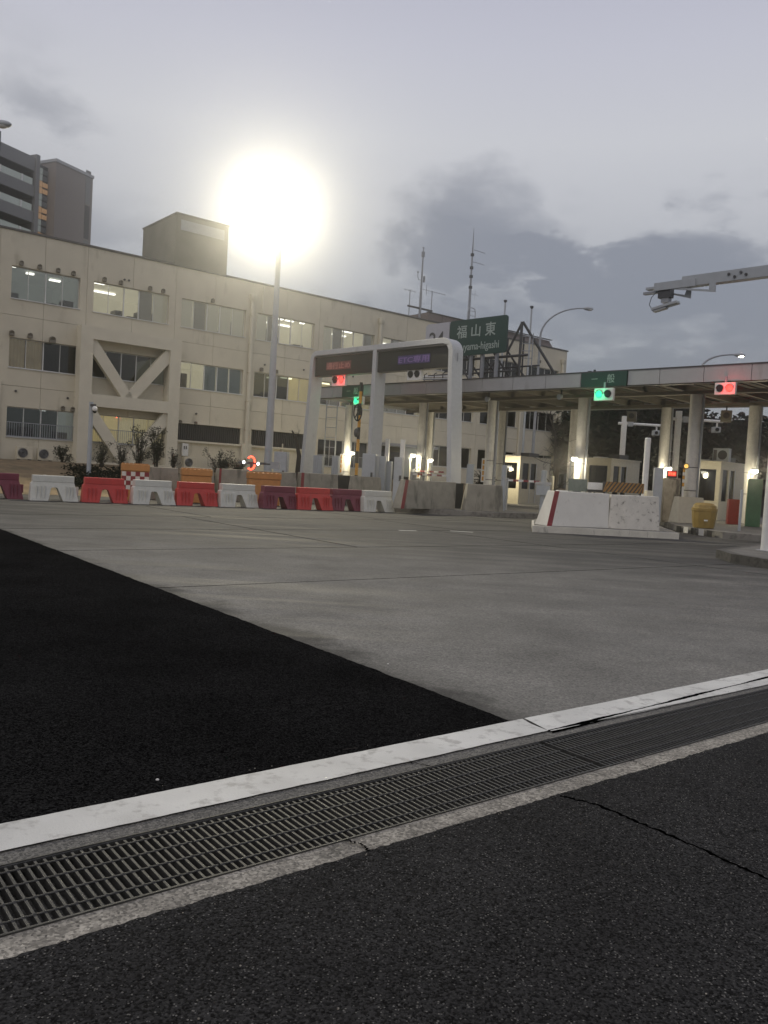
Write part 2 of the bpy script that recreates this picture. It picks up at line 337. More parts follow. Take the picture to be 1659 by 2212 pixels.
m_teal = mat('teal_blind', (.17, .20, .19), .8, var=.08, scale=3, emit=(.7, .9, .85), estr=.03)
m_room = mat('lit_room', (.4, .38, .3), .9, var=.12, scale=.8, emit=(1, .93, .70), estr=.27)  # room surfaces glow themselves, standing in for the light of the tubes
m_roomy = mat('yellow_room', (.4, .36, .2), .9, var=.25, scale=.8, emit=(1, .84, .48), estr=.24)
m_roomd = mat('dim_room', (.25, .27, .24), .9, var=.2, scale=.8, emit=(.95, 1, .93), estr=.10)
m_furn = mat('office_furniture', (.20, .19, .17), .8, var=.4, scale=1)
m_tube = glow('fluorescent_tube', (1, .97, .86), 2.6)
m_tubey = glow('warm_tube', (1, .95, .6), 2.4)
m_glass = glass_mat('window_glass')
m_glassd = glass_mat('dark_window_glass', (.35, .37, .38), .02, .05)
m_lampglow = glow('lamp_glow', (1, .93, .72), 12)
m_redglow = glow('red_signal', (1, .03, .02), 3)
m_greenglow = glow('green_signal', (.01, 1, .32), 1.6)
m_redled = mat('red_led_face', (.12, .04, .035), .6, var=.2, scale=20, emit=(1, .25, .2), estr=.012)
m_redledt = mat('red_led_text', (.2, .1, .09), .6, emit=(1, .35, .3), estr=.1)
m_purled = mat('purple_led_face', (.03, .02, .07), .6, var=.2, scale=20, emit=(.35, .2, 1), estr=.02)
m_purledt = mat('purple_led_text', (.1, .06, .14), .6, emit=(.6, .4, 1), estr=.09)
m_lens = mat('dark_lens', (.01, .01, .012), .2)

# ---------------------------------------------------------------- the ground
DA = R(38.2); DO = Vector((-.76, 3.33, 0)); dd = Vector((math.cos(DA), math.sin(DA), 0)); dn = Vector((-math.sin(DA), math.cos(DA), 0))
def F(s, n, z=0): return DO + dd * s + dn * n + Vector((0, 0, z))
DT = Matrix.Translation(DO) @ Matrix.Rotation(DA, 4, 'Z')
m_near = ground_mat('near_asphalt', (.006, .006, .006), (.056, .0555, .054), 130, .85, 1.0, .3, ((.17, .165, .15), .84), .9, spec=.06)
m_fresh = ground_mat('fresh_asphalt', (.0025, .0025, .0025), (.026, .026, .025), 110, .85, 1.0, .35, ((.06, .06, .055), .88), .7, spec=.0)
m_conc = ground_mat('old_concrete', (.12, .118, .105), (.25, .242, .216), 70, .8, .5, .27, None, .9, (6, .30, 7, 20), coarse=1)
m_strip = ground_mat('drain_edge_concrete', (.16, .15, .125), (.46, .43, .36), 90, .9, .8, .3, ((.03, .03, .03), .80), 6)
m_gutter = ground_mat('gutter_concrete', (.08, .078, .07), (.24, .23, .20), 110, .9, .8, .15, ((.05, .05, .05), .86), 2)
m_line = mat('road_paint', (.62, .62, .57), .65, var=.13, scale=2.5, bump=.3, bscale=120, stain=(9, .53, (.32, .31, .28), .65))
m_linef = mat('worn_road_paint', (.42, .42, .39), .7, var=.15, scale=5)
m_farg = ground_mat('far_ground', (.06, .058, .05), (.12, .115, .10), 20, .9, .3, .2, None, .2)
m_grate = mat('grate_steel', (.058, .057, .052), .55, .35, var=.3, scale=25, bump=.3, bscale=200)
m_crack = mat('crack_void', (.0008, .0008, .0008), 1, spec=0)
m_joint = mat('joint_filler', (.03, .029, .026), .9)

def sheet(name, pts, m, z=0, kind='structure', **k):
    return MB().add([Vector((p[0], p[1], z)) for p in pts], [tuple(range(len(pts)))]).build(name, m, kind=kind, **k)
# far ground to the horizon, left open over the drain
def clip_s(a_, b_): return [F(-200, a_), F(200, a_), F(200, b_), F(-200, b_)]
sheet('ground', clip_s(-150, -.62), m_farg, z=-.05)
sheet('ground', clip_s(.25, 200), m_farg, z=-.05)
def ragged(s0, s1, n, amp, step=.02, seed=1):
    rnd = random.Random(seed); pts = []; k = int((s1 - s0) / step); q = 0
    for i in range(k + 1):
        q = q * .7 + rnd.uniform(-amp, amp) * .5
        pts.append((s0 + i * step, n + q))
    return pts
cbn = ragged(-3, 8, -.552, .008, .009, 3)
near = [(-199, -149), (199, -149), (199, -.552)] + [(s_, n_) for s_, n_ in reversed(cbn)] + [(-199, -.552)]
sheet('roadside_asphalt', [F(a_, b_) for a_, b_ in near], m_near, z=0)
sheet('drain_edge', [F(-200, -.66), F(200, -.66), F(200, -.4225), F(-200, -.4225)], m_strip, z=-.006)
# drain channel: floor and two walls
ch = MB(); ch.box(-200, 200, -.56, .19, -.25, -.15); ch.box(-200, 200, -.56, -.424, -.15, -.012); ch.box(-200, 200, .056, .19, -.15, -.012)
chan = ch.build('drain_channel', m_gutter, kind='structure'); chan.matrix_world = DT
sheet('gutter', [F(-200, .052), F(200, .052), F(200, .40), F(-200, .40)], m_gutter, z=-.004)
def e_s(n): return 2.39 + .0206 * (n - .4)
fe = []; q_ = 0; rf_ = random.Random(31)
for k in range(700):
    n_ = .30 + k * .03; q_ = q_ * .75 + rf_.uniform(-.006, .006); fe.append(F(e_s(n_) + .014 + q_, n_))
sheet('fresh_asphalt', [F(-200, .30)] + fe + [F(e_s(120) + .014, 120), F(-200, 120)], m_fresh, z=.0025)
# concrete pavement: slabs with open joints over a dark bed
pav = link('concrete_pavement', None, None, kind='structure')
sheet('joint_bed', [F(2.4, .35), F(95, .35), F(95, 90), F(2.4, 90)], m_joint, z=-.02).parent = pav
rows_ = [.36, 6.3, 10.5, 14.7, 19.0, 24, 30, 38, 48, 60, 90]
colsS = {0: [14.3, 24, 34], 1: [14.3, 22, 34], 2: [8.6, 14.3, 20, 28, 36], 3: [8.6, 15.5, 22, 29, 36], 4: [9.5, 16, 22, 29, 36]}
for i in range(len(rows_) - 1):
    gw = .022 if i < 2 else .035; n0, n1_ = rows_[i] + (gw if i else .008), rows_[i + 1] - gw
    cs = colsS.get(i, [16, 30, 45])
    edges = [None] + cs + [95]
    for j in range(len(edges) - 1):
        a0 = e_s(n0) + .006 if edges[j] is None else edges[j] + gw
        a1 = e_s(n1_) + .006 if edges[j] is None else edges[j] + gw
        b = edges[j + 1] - gw
        me = MB().add([F(a0, n0, -.02), F(b, n0, -.02), F(b, n1_, -.02), F(a1, n1_, -.02), F(a0, n0), F(b, n0), F(b, n1_), F(a1, n1_)],
                      [(4, 5, 6, 7), (0, 1, 5, 4), (1, 2, 6, 5), (2, 3, 7, 6), (3, 0, 4, 7)])
        me.build('slab', m_conc, pav)
# the painted line and the crack through it
up = ragged(-3, 12, .404, .003, .03, 5); lo = ragged(-3, 12, .155, .004, .03, 6)
ck = ragged(2.46, 12, .150, .006, .025, 9)
ck = [(s_, n_ + (.11 * max(0, s_ - 2.6) / 3.2 if s_ < 5.8 else .11)) for s_, n_ in ck]
# piece left of the crack
line = link('edge_line', None, None, kind='structure')
p = [(s_, n_) for s_, n_ in lo if s_ <= 2.46] + [(2.468, .30), (2.500, .404)] + [(s_, n_) for s_, n_ in reversed(up) if s_ <= 2.46]
sheet('line_paint', [F(a_, b_) for a_, b_ in p], m_line, z=.0045, kind=None).parent = line
gap = lambda s_: .013 + .006 * math.sin(s_ * 5) - (.012 if s_ > 5.3 else 0) * min(1, (s_ - 5.3) / .5)
p = [(s_, n_ + max(.003, gap(s_))) for s_, n_ in ck] + [(s_, n_) for s_, n_ in reversed(up) if s_ > 2.51]
sheet('line_paint', [F(a_, b_) for a_, b_ in p], m_line, z=.0055, kind=None).parent = line
p = [(s_, n_ - .022 * min(1, (s_ - 2.47) / .5) - .008 * max(0, s_ - 3)) for s_, n_ in lo if s_ > 2.47] + [(s_, n_ - max(.003, gap(s_)) + .006) for s_, n_ in reversed(ck)]
sheet('line_paint', [F(a_, b_) for a_, b_ in p], m_line, z=.0035, kind=None).parent = line
# dark crack fill so that the crack reads as a gap
pc = [F(a_, b_ - .03, .0006) for a_, b_ in ck] + [F(a_, b_ + .03, .0006) for a_, b_ in reversed(ck)]
MB().add(pc, [tuple(range(len(pc)))]).build('crack', m_crack, line)
# crack over the near asphalt, cross cracks of the drain edge
def crack(pts, wd, name='asphalt_crack', z=.0015, parent=None):
    rnd = random.Random(len(pts)); P = []
    for i in range(len(pts) - 1):
        for k in range(14):
            t = k / 14; a_, b_ = Vector(pts[i]), Vector(pts[i + 1]); q = a_.lerp(b_, t); d_ = (b_ - a_).normalized()
            q = q + Vector((-d_.y, d_.x)) * rnd.uniform(-.008, .008); P.append((q, Vector((-d_.y, d_.x))))
    v = []
    for i, (q, n_) in enumerate(P):
        h = wd * rnd.uniform(.3, 1) * .5; v.append((q.x + n_.x * h, q.y + n_.y * h, z)); v.append((q.x - n_.x * h, q.y - n_.y * h, z))
    MB().add(v, [(2 * i, 2 * i + 1, 2 * i + 3, 2 * i + 2) for i in range(len(P) - 1)]).build(name, m_crack, parent, kind='structure')
crack([G(1210, 1720).xy, G(1290, 1738).xy, G(1400, 1785).xy, G(1550, 1850).xy, G(1672, 1905).xy], .024)
crack([F(.53, -.425).xy, F(.56, -.5).xy, F(.55, -.56).xy], .014, 'edge_crack')
crack([F(2.48, -.425).xy, F(2.46, -.5).xy, F(2.47, -.56).xy], .008, 'edge_crack')
crack([F(1.35, .155).xy, F(1.42, .05).xy], .012, 'edge_crack')

# drain grates, every bar its own part
PITCH_B, NB = .0341, 33
bar_me = MB().box(-.0050, .0050, -.408, .040, -.034, -.004)
bar_me = bar_me.mesh('bar'); bar_me.materials.append(m_grate)
rod_me = MB()
zz = []
for k in range(NB * 4 + 1):
    zz.append((k * PITCH_B / 4 * .992 + .002, 0, -.0045 + (0.0015 if k % 4 == 2 else 0)))
rod_me.tube(zz, .0038, 6); rod_me = rod_me.mesh('rod'); rod_me.materials.append(m_grate)
side_me = MB().box(0, 1.119, 0, .007, -.04, -.001).mesh('side_bar'); side_me.materials.append(m_grate)
places = ['leftmost drain grate, cut by the left picture edge', 'second drain grate from the left, beside the uncracked white line',
          'third drain grate from the left, below the end of the fresh asphalt', 'fourth drain grate from the left, just right of the wide dark joint',
          'fifth drain grate from the left, beside the middle of the cracked white line', 'sixth drain grate from the left, near the right picture edge',
          'rightmost drain grate, at the right picture edge']
for g_ in range(6):
    s0 = -1.122 + g_ * 1.125 + (.03 if g_ >= 3 else 0)
    gt = thing('drain_grate', places[g_], 'drain grate', F(s0, 0, random.uniform(-.003, .0)), DA, 'steel grates over the roadside drain')
    for k in range(NB):
        b = link('bar', bar_me, gt); b.location = (.012 + k * PITCH_B, random.uniform(-.001, .001), 0)
    for q in (-.312, -.198, -.084, .030):
        link('rod', rod_me, gt, loc=(0, q - .03, 0))
    link('side_bar', side_me, gt, loc=(0, .040, 0)); link('side_bar', side_me, gt, loc=(0, -.415, 0))
bx('drain_frame', m_grate, None, -30, 60, .0485, .055, -.06, .0005, kind='structure').matrix_world = DT
bx('drain_frame', m_grate, None, -30, 60, -.4235, -.417, -.06, .0005, kind='structure').matrix_world = DT
# a twig and pebbles on the road
tw = G(760, 1624)
MB().tube([tw + Vector((-.05, 0, .01)), tw + Vector((0, .005, .018)), tw + Vector((.03, .03, .012)), tw + Vector((.01, .045, .008))], .0015, 5).build('twig', m_bark, label='thin dry twig lying beside the white line', cat='twig')
for i, (px, py, lb) in enumerate(((340, 1569 + 118, 'small pale pebble on the fresh asphalt near the left'), (838, 1436, 'pale pebble at the edge of fresh asphalt and concrete'))):
    q = G(px, py); MB().ball((q.x, q.y, .006), .009, .007, .006, 8, 5).build('pebble', m_jwhite, smooth=True, label=lb, cat='pebble')
gb = MB(); rg_ = random.Random(21)
for k in range(260):
    s_ = rg_.uniform(-1.5, 6); n_ = rg_.choice((rg_.gauss(.13, .012), rg_.gauss(-.56, .03), rg_.gauss(.43, .03), rg_.uniform(-2.5, -.6))); q = F(s_, n_, .003); z_ = rg_.uniform(.0015, .0045)
    gb.ball((q.x, q.y, .003), z_, z_ * .8, z_ * .7, 5, 3)
gb.build('grit', m_strip, kind='stuff')
# worn lane dashes far out
for a_, b_ in (((862, 1146), (900, 1147)), ((972, 1147), (1022, 1150))):
    q0, q1 = G(*a_), G(*b_); d_ = (q1 - q0).normalized(); n_ = Vector((-d_.y, d_.x, 0)) * .07
    sheet('lane_dash', [q0 - n_, q1 - n_, q1 + n_, q0 + n_], m_line, z=.0045)

# terrain between road and office building: raised lawn
BA = R(39.35); BQ = Vector((0, 60, 0)); bd = Vector((math.cos(BA), math.sin(BA), 0)); bn = Vector((math.sin(BA), -math.cos(BA), 0))   # bn points to the road
def Bw(s, o, z=0): return BQ + bd * s + bn * o + Vector((0, 0, z))
def lawn_h(s, o):
    t = min(1, max(0, (s + 18) / 10)); end = 14.5 * (1 - t) + 6.0 * t; st = 3.0 * (1 - t) + 2.6 * t
    k = min(1, max(0, (end - o) / (end - st))); return -.045 + 1.28 * (k * k * (3 - 2 * k))
from mathutils import noise as mn
v = []; f = []; ns_, no_ = 90, 26
for i in range(ns_ + 1):
    for j in range(no_ + 1):
        s_ = -48 + i * .8; o_ = -2 + j * 17 / no_
        t = min(1, max(0, (s_ + 18) / 10)); o_ = -2 + (j / no_) * ((14.7 * (1 - t) + 6.2 * t) + 2)
        v.append(Bw(s_, o_, lawn_h(s_, o_) + .06 * mn.noise(Vector((s_, o_, 0)))* (1 if j < no_ - 1 else 0)))
for i in range(ns_):
    for j in range(no_): f.append((i * (no_ + 1) + j, (i + 1) * (no_ + 1) + j, (i + 1) * (no_ + 1) + j + 1, i * (no_ + 1) + j + 1))
MB().add(v, f).build('lawn', m_drygrass, smooth=True, kind='structure')

# ---------------------------------------------------------------- office building
ob = thing('office_building', 'long beige three storey office building with braced bay and lit upper windows', 'building', BQ, BA)
ZR = 13.16; EJ = [5.12, 8.80]
wins = {1: (-26.0, -22.45), 2: (-21.7, -17.25), 3: (-16.45, -12.1), 4: (-11.3, -6.9), 5: (-6.13, -1.75), 6: (-1.0, 3.4), 7: (4.15, 8.55), 8: (9.3, 13.7), 9: (14.45, 18.6)}
fl = {1: (2.43, 4.02), 2: (6.08, 7.64), 3: (9.68, 11.36)}
special1 = {3: (2.95, 3.95), 4: (2.95, 3.95), 5: (1.9, 3.75), 6: (1.2, 3.8)}
TH = .28
bounds = [-34, -30, -26.6] + [(wins[k][1] + wins[k + 1][0]) / 2 for k in range(1, 9)] + [19.6]
def panel(s0, s1, z0, z1, hole=None):
    g = .008; s0 += g; s1 -= g; z0 += g; z1 -= g; m = MB()
    if hole is None: m.box(s0, s1, 0, TH, z0, z1)
    else:
        h0, h1, a0, a1 = hole; h0 = max(h0, s0); h1 = min(h1, s1)
        m.box(s0, s1, 0, TH, z0, a0); m.box(s0, s1, 0, TH, a1, z1)
        if h0 > s0 + .01: m.box(s0, h0, 0, TH, a0, a1)
        if h1 < s1 - .01: m.box(h1, s1, 0, TH, a0, a1)
    m.build('wall_panel', m_wall, ob)
zrows = [(.6, EJ[0]), (EJ[0], EJ[1]), (EJ[1], ZR)]
for b_ in range(len(bounds) - 1):
    wk = b_ - 1
    for fi, (z0, z1) in enumerate(zrows, 1):
        s0, s1 = bounds[b_], bounds[b_ + 1]; mid = (s0 + s1) / 2
        if wk in wins:
            h = (*wins[wk], *(special1[wk] if fi == 1 and wk in special1 else fl[fi]))
            panel(s0, mid, z0, z1, h); panel(mid, s1, z0, z1, h)
        else: panel(s0, s1, z0, z1)
# end wall, back and roof, dark interior
bx('end_wall', m_wall, ob, 19.35, 19.6, TH + .004, 12, .6, ZR)
bx('end_wall', m_wall, ob, -34, -33.75, TH + .004, 12, .6, ZR)
bx('rear_wall', m_wall, ob, -34, 19.6, 12.004, 12.3, .6, ZR)
bx('roof_slab', m_coping, ob, -33.7, 19.3, TH + .01, 11.95, 12.7, 12.9)
for z_ in (5.0, 8.7): bx('floor_slab', m_core, ob, -33.7, 19.3, TH + .01, 11.95, z_ - .1, z_ + .1)
bx('inner_wall', m_core, ob, -33.7, 19.3, 6.2, 6.4, .6, 12.7)
cpg = MB(); cpg.box(-34.05, 19.68, -.06, TH + .08, ZR + .003, ZR + .10); cpg.build('roof_coping', m_coping, ob)
def window(wk, fi, panes, tubes=(), room=None, frm=None, sill=True, rail=False, heads=()):
    s0, s1 = wins[wk]; z0, z1 = (special1[wk] if fi == 1 and wk in special1 else fl[fi])
    s0 += .004; s1 -= .004; z0 += .004; z1 -= .004
    n = len(panes); dep = .17; fr = MB(); t = .035
    fr.box(s0, s1, dep, dep + .07, z0, z0 + t); fr.box(s0, s1, dep, dep + .07, z1 - t, z1)
    fr.box(s0, s0 + t, dep, dep + .07, z0 + t, z1 - t); fr.box(s1 - t, s1, dep, dep + .07, z0 + t, z1 - t)
    wdt = (s1 - s0) / n
    for k in range(1, n):
        th = .055 if (k == n // 2 or (n == 5 and k in (2, 3))) else .028
        fr.box(s0 + k * wdt - th / 2, s0 + k * wdt + th / 2, dep - (.02 if th > .04 else 0), dep + .06, z0 + t, z1 - t)
    if sill: fr.box(s0 - .03, s1 + .03, -.05, dep, z0 - .045, z0 - .002)
    wo = fr.build('window', m_alum, ob)
    for k, pt in enumerate(panes):
        a, b = s0 + k * wdt + .03, s0 + (k + 1) * wdt - .03
        bx('pane', m_glassd if pt in 'dk' else m_glass, wo, a, b, dep + .028, dep + .034, z0 + t + .003, z1 - t - .003)
        mm_ = {'b': m_blindl, 'g': m_blindd, 't': m_teal, 'c': m_curt, 'y': m_curtY}.get(pt)
        if mm_:
            bm_ = MB(); zz0 = z0 + t; kx = 10 if pt in 'cy' else 2
            for q in range(kx):
                yq = dep + .12 + (.03 * (q % 2) if pt in 'cy' else 0); yq2 = dep + .12 + (.03 * ((q + 1) % 2) if pt in 'cy' else 0)
                x0_, x1_ = a + (b - a) * q / kx, a + (b - a) * (q + 1) / kx
                bm_.add([(x0_, yq, zz0), (x1_, yq2, zz0), (x1_, yq2, z1), (x0_, yq, z1)], [(0, 1, 2, 3)])
            bm_.build('blind' if pt not in 'cy' else 'curtain', mm_, wo)
    if room:
        zc = {1: 4.3, 2: 7.92, 3: 11.62}[fi]; zf = {1: 1.5, 2: 5.15, 3: 8.85}[fi]
        a, b = s0 - .3, s1 + .3; y0, y1 = TH + .05, 5.8
        rm = MB(); vs = [(a, y0, zf), (b, y0, zf), (b, y1, zf), (a, y1, zf), (a, y0, zc), (b, y0, zc), (b, y1, zc), (a, y1, zc)]
        rm.add(vs, [(0, 1, 2, 3), (4, 7, 6, 5), (2, 6, 7, 3), (0, 3, 7, 4), (1, 5, 6, 2)])
        rm.build('room', room, wo)
        fu = MB(); rf = random.Random(wk * 10 + fi); x = s0 + .1
        while x < s1 - .5:
            wdf = rf.uniform(.35, 1.1)
            if rf.random() < .7: fu.box(x, min(x + wdf, s1 - .1), rf.uniform(.7, 1.2), rf.uniform(1.4, 1.9), zf + .02, z0 + rf.choice((.25, .45, .6, .95)))
            x += wdf + rf.uniform(.05, .5)
        if fu.v: fu.build('furniture', m_furn, wo)
        for (fx, yy, ln) in tubes:
            cx_ = s0 + fx * (s1 - s0)
            bx('light_tube', m_tubey if room is m_roomy else m_tube, wo, cx_ - ln / 2, cx_ + ln / 2, yy, yy + .22, zc - .14, zc - .06)
    if rail:
        rl = MB(); rl.box(s0, s1, -.10, -.07, z0 + .75, z0 + .79); rl.box(s0, s1, -.10, -.07, z0 + .02, z0 + .06)
        k = s0
        while k < s1: rl.box(k, k + .02, -.095, -.075, z0 + .06, z0 + .75); k += .12
        rl.box(s0, s0 + .03, -.07, -.003, z0 + .75, z0 + .78); rl.box(s1 - .03, s1, -.07, -.003, z0 + .75, z0 + .78)
        rl.build('railing', m_grey, wo)
    return wo
T3 = ((.15, 1.4, 1.2), (.62, 1.4, 1.2), (.3, 3.2, 1.2), (.8, 3.2, 1.2))
window(1, 3, 'gggg'.replace('g', 'x'), ((.06, .9, .5), (.42, 2.0, .4), (.85, 2.6, .6)), m_roomd)
window(2, 3, 'xxxgb', ((.12, 1.0, .9), (.02, 1.9, .5), (.42, 3.4, 1.3)), m_room)
window(3, 3, 'bgbbb', ((.03, .7, .6),), m_room)
window(4, 3, 'bgxxx', ((.55, 1.3, .7), (.75, 1.3, .6), (.50, 3.2, 1.2), (.93, 3.2, .9), (.98, 1.3, .3)), m_room)
window(5, 3, 'bgxxg', ((.66, 1.3, .9), (.55, 3.0, 1.2), (.86, 3.0, .6), (.12, 2.2, .9)), m_room)
window(6, 3, 'xgbxx', ((.05, 1.3, .7), (.5, 3, 1.2)), m_room)
window(7, 3, 'gdggd', (), None); window(8, 3, 'ggdgg', (), None); window(9, 3, 'dgdgd', (), None)
window(1, 2, 'ccdd', (), None); window(2, 2, 'ddddd', ((.7, 1.2, .3),), None)
window(3, 2, 'xxttt', ((.06, 1.2, .5), (.32, 1.4, .9), (.12, 3.2, 1.1), (.62, 1.0, .9)), m_room)
window(4, 2, 'dddxx', ((.7, 1.2, .8), (.9, 2.4, .8), (.75, 3.4, .5)), m_roomy)
window(5, 2, 'xgxxx', ((.1, 1.4, .7), (.5, 2.4, .9), (.9, 1.5, .7)), m_roomy)
window(6, 2, 'gggdx', ((.9, 2, .8),), m_roomy)
window(7, 2, 'dgddd'); window(8, 2, 'dddd'); window(9, 2, 'dddd')
window(1, 1, 'dddx', ((.9, 4.5, .3),), m_roomd, rail=True)
window(2, 1, 'xxyyy', ((.2, 3.0, .4),), m_roomy, rail=True)
window(5, 1, 'dddd', (), None, rail=True)
window(7, 1, 'ddxd', (), m_roomd); window(8, 1, 'dddd'); window(9, 1, 'dddd')
# louvre bands of the ground floor
for wk in (3, 4):
    s0, s1 = wins[wk]; z0, z1 = special1[wk]
    lb = bx('louvre_band', m_core, ob, s0 - .05, s1 + .02, .14, .16, z0 + .002, z1 - .002)
    k = s0 + .05
    while k < s1 - .05:
        bx('slat', m_dark, lb, k, k + .05, .03, .10, z0 + .03, z1 - .03); k += .145
    bx('sill', m_brace, lb, s0 - .05, s1 + .02, -.16, -.004, z0 - .12, z0 - .01)
    bx('lintel', m_brace, lb, s0 - .05, s1 + .02, -.10, -.004, z1 + .01, z1 + .06)
# entrance
en = bx('entrance', m_core, ob, -1.0, 3.4, 2.0, 2.05, 1.2, 3.8)
bx('canopy_slab', m_grey, en, -1.3, 3.7, -1.4, -.004, 3.62, 3.82)
bx('door_leaf', m_glassd, en, .0, 1.1, 1.0, 1.04, 1.2, 3.3); bx('door_leaf', m_glassd, en, 1.15, 2.25, 1.0, 1.04, 1.2, 3.3)
# vents over windows
vh = MB(); vh.tube([(0, -.004, 0), (0, -.14, 0), (0, -.18, -.03)], [.085, .085, .10], 10); vh.box(-.1, .1, -.19, -.03, -.16, -.05)
vhm = vh.mesh('vent_hood'); vhm.materials.append(m_beam)
def vents(fi, wk, fr, dz=.22, sc_=1):
    s0, s1 = wins[wk]
    for q in fr:
        link('vent_hood', vhm, ob, loc=(s0 + q * (s1 - s0), 0, fl[fi][1] + dz)).scale = (sc_, sc_, sc_)
vents(3, 1, (.12, .38, .65, .88)); vents(3, 2, (.12, .33, .72, .9)); vents(3, 3, (.45,)); vents(2, 1, (.02, .28), .25, 1.15); vents(2, 1, (.6,), .2, 1.5)
vents(2, 4, (.1, .35)); vents(1, 1, (.8, .95), .2); vents(1, 3, (.05, .28), .05, .8); vents(3, 8, (.35,)); vents(3, 9, (.35,), .5)
sv = MB().tube([(0, -.004, 0), (0, -.07, 0)], .06, 8).mesh('vent_cap'); sv.materials.append(m_dark)
for s_, z_ in ((-20.0, 11.75), (-19.75, 11.75), (-25.6, 4.85), (-22.9, 4.75), (-10.6, 8.15), (-7.6, 8.2), (-15.2, 4.6), (-3.5, 8.25)): link('vent_cap', sv, ob, loc=(s_, 0, z_))
# drainpipes and hopper heads
def pipe(s_, z0, z1, r=.09, y=-.11, hop=True, m=m_brace):
    mb = MB().tube([(s_, y, z0), (s_, y, z1)], r, 10)
    if hop: mb.tube([(s_, y, z1 - .05), (s_, y, z1 + .15), (s_, y, z1 + .4)], [r, r * 1.9, r * 1.9], 10)
    for k in range(int((z1 - z0) / 1.8)): mb.box(s_ - r * 1.15, s_ + r * 1.15, y - r * 1.15, -.003, z0 + .9 + k * 1.8, z0 + .95 + k * 1.8)
    mb.build('drainpipe', m, ob, smooth=True)
pipe(-11.72, 1.2, 12.0, .13); pipe(-1.35, 1.2, 12.2, .12); pipe(3.75, 1.2, 9.0, .09); pipe(13.9, 1.2, 12.0, .1); pipe(19.0, 6.5, 12.0, .13)
pipe(-26.4, 1.2, 5.4, .05, hop=False); pipe(-11.0, 11.4, 13.0, .05, hop=False); pipe(-9.0, 1.2, 3.2, .05, hop=False)
bx('pier', m_brace, ob, -12.05, -11.35, -.20, -.004, 1.0, 3.0)
# earthquake brace frame standing proud of the second bay
yo = -.8
bf = MB()
FL, FR, SLX, SRX = -22.56, -16.70, -21.88, -17.38
bf.box(FL, SLX, yo, -.30, 1.0, 8.75); bf.box(SRX, FR, yo, -.30, 1.0, 8.75)
bf.box(SLX, SRX, yo, -.30, 8.06, 8.75); bf.box(SLX, SRX, yo, -.30, 4.40, 5.08); bf.box(SLX, SRX, yo, -.30, .9, 1.35)
brace = bf.build('brace_frame', m_brace, ob)
bl = MB(); bl.box(FL + .02, SLX, -.297, -.004, 1.0, 8.73); bl.box(SRX, FR - .02, -.297, -.004, 1.0, 8.73); bl.box(SLX, SRX, -.297, -.004, 8.1, 8.73); bl.box(SLX, SRX, -.297, -.004, 4.45, 5.02)
bl.build('brace_backing', m_brace, brace)
mc = -19.7
for z0, z1 in ((5.08, 8.06), (1.35, 4.40)):
    for x0, x1 in ((SLX, mc), (SRX, mc)):
        s_ = 1 if x0 < mc else -1; wd = .62
        MB().plate([(x0, z1), (x0 + s_ * wd * .35, z1), (x1 + s_ * .28, z0), (x1 - s_ * .45, z0), (x0, z1 - .75)] if s_ > 0 else
                   [(x0, z1), (x0, z1 - .75), (x1 + .45, z0), (x1 - .28, z0), (x0 - wd * .35, z1)], yo + .12, -.36).build('diagonal', m_brace, brace)
# penthouses
pa, pb = -15.2, -11.5
ph = bx('penthouse', mat('penthouse_wall', (.13, .125, .105), .8, var=.12, scale=1), ob, pa, pb, 4, 9.3, 12.9, 17.45)
bx('penthouse_cap', m_coping, ph, pa - .05, pb + .05, 3.95, 9.35, 17.453, 17.55)
bx('louvre', m_grey, ph, pa + .3, pb - .3, 3.97, 3.996, 16.5, 17.15)
rp = MB(); rp.add([(4.05, 1.0, ZR + .0), (19.2, 1.0, ZR), (19.2, 8.5, ZR), (4.05, 8.5, ZR), (4.05, 1.0, 14.08), (18.6, 1.3, 14.08), (18.6, 8.2, 14.08), (4.05, 8.2, 14.08)],
                  [(0, 1, 5, 4), (1, 2, 6, 5), (2, 3, 7, 6), (3, 0, 4, 7), (4, 5, 6, 7)]); pr_ = rp.build('roof_parapet', m_brown, ob)
bx('parapet_cap', m_coping, pr_, 4.0, 18.65, .95, 1.15, 14.083, 14.13)
for k in range(9): bx('seam', m_coping, pr_, 5.5 + k * 1.6, 5.53 + k * 1.6, .985, .998, 13.2, 14.07)

# wall mounted small parts near the ground
def acunit(px, py0, py1, off, lb, wd=.8):
    z_ = None
    # stands on the lawn by the wall
    d_ = ray(px, (py0 + py1) / 2); q = BQ + bn * off; t = bn.dot(q) / bn.dot(Vector((d_.x, d_.y, 0)))
    P_ = Vector((d_.x * t, d_.y * t, 0)); s_ = (P_ - BQ).dot(bd); zb = lawn_h(s_, off) - .01
    r_ = thing('air_conditioner', lb, 'air conditioner', (P_.x, P_.y, zb), BA, 'outdoor air conditioner units along the office wall')
    bx('casing', m_cream, r_, -wd / 2, wd / 2, -.15, .15, .06, .72, bevel=.015)
    MB().tube([(-.1, -.152, .39), (-.1, -.17, .39)], .25, 20).build('fan_opening', m_black, r_)
    g_ = MB()
    for q in (.08, .15, .22): g_.tube([(-.1 + q * math.cos(a_ * math.pi / 8), -.176, .39 + q * math.sin(a_ * math.pi / 8)) for a_ in range(17)], .008, 4, False)
    g_.build('fan_guard', m_steel, r_)
    bx('foot', m_dark, r_, -wd / 2 + .08, -wd / 2 + .16, -.16, .16, 0, .06); bx('foot', m_dark, r_, wd / 2 - .16, wd / 2 - .08, -.16, .16, 0, .06)
acunit(52, 965, 988, .6, 'cream air conditioner leftmost under the railed ground floor window')
acunit(97, 966, 992, .6, 'cream air conditioner with round dark fan, second from the left')
acunit(409, 985, 1005, .6, 'cream air conditioner right of the braced bay')
acunit(487, 990, 1008, .6, 'cream air conditioner below the dark louvre band')
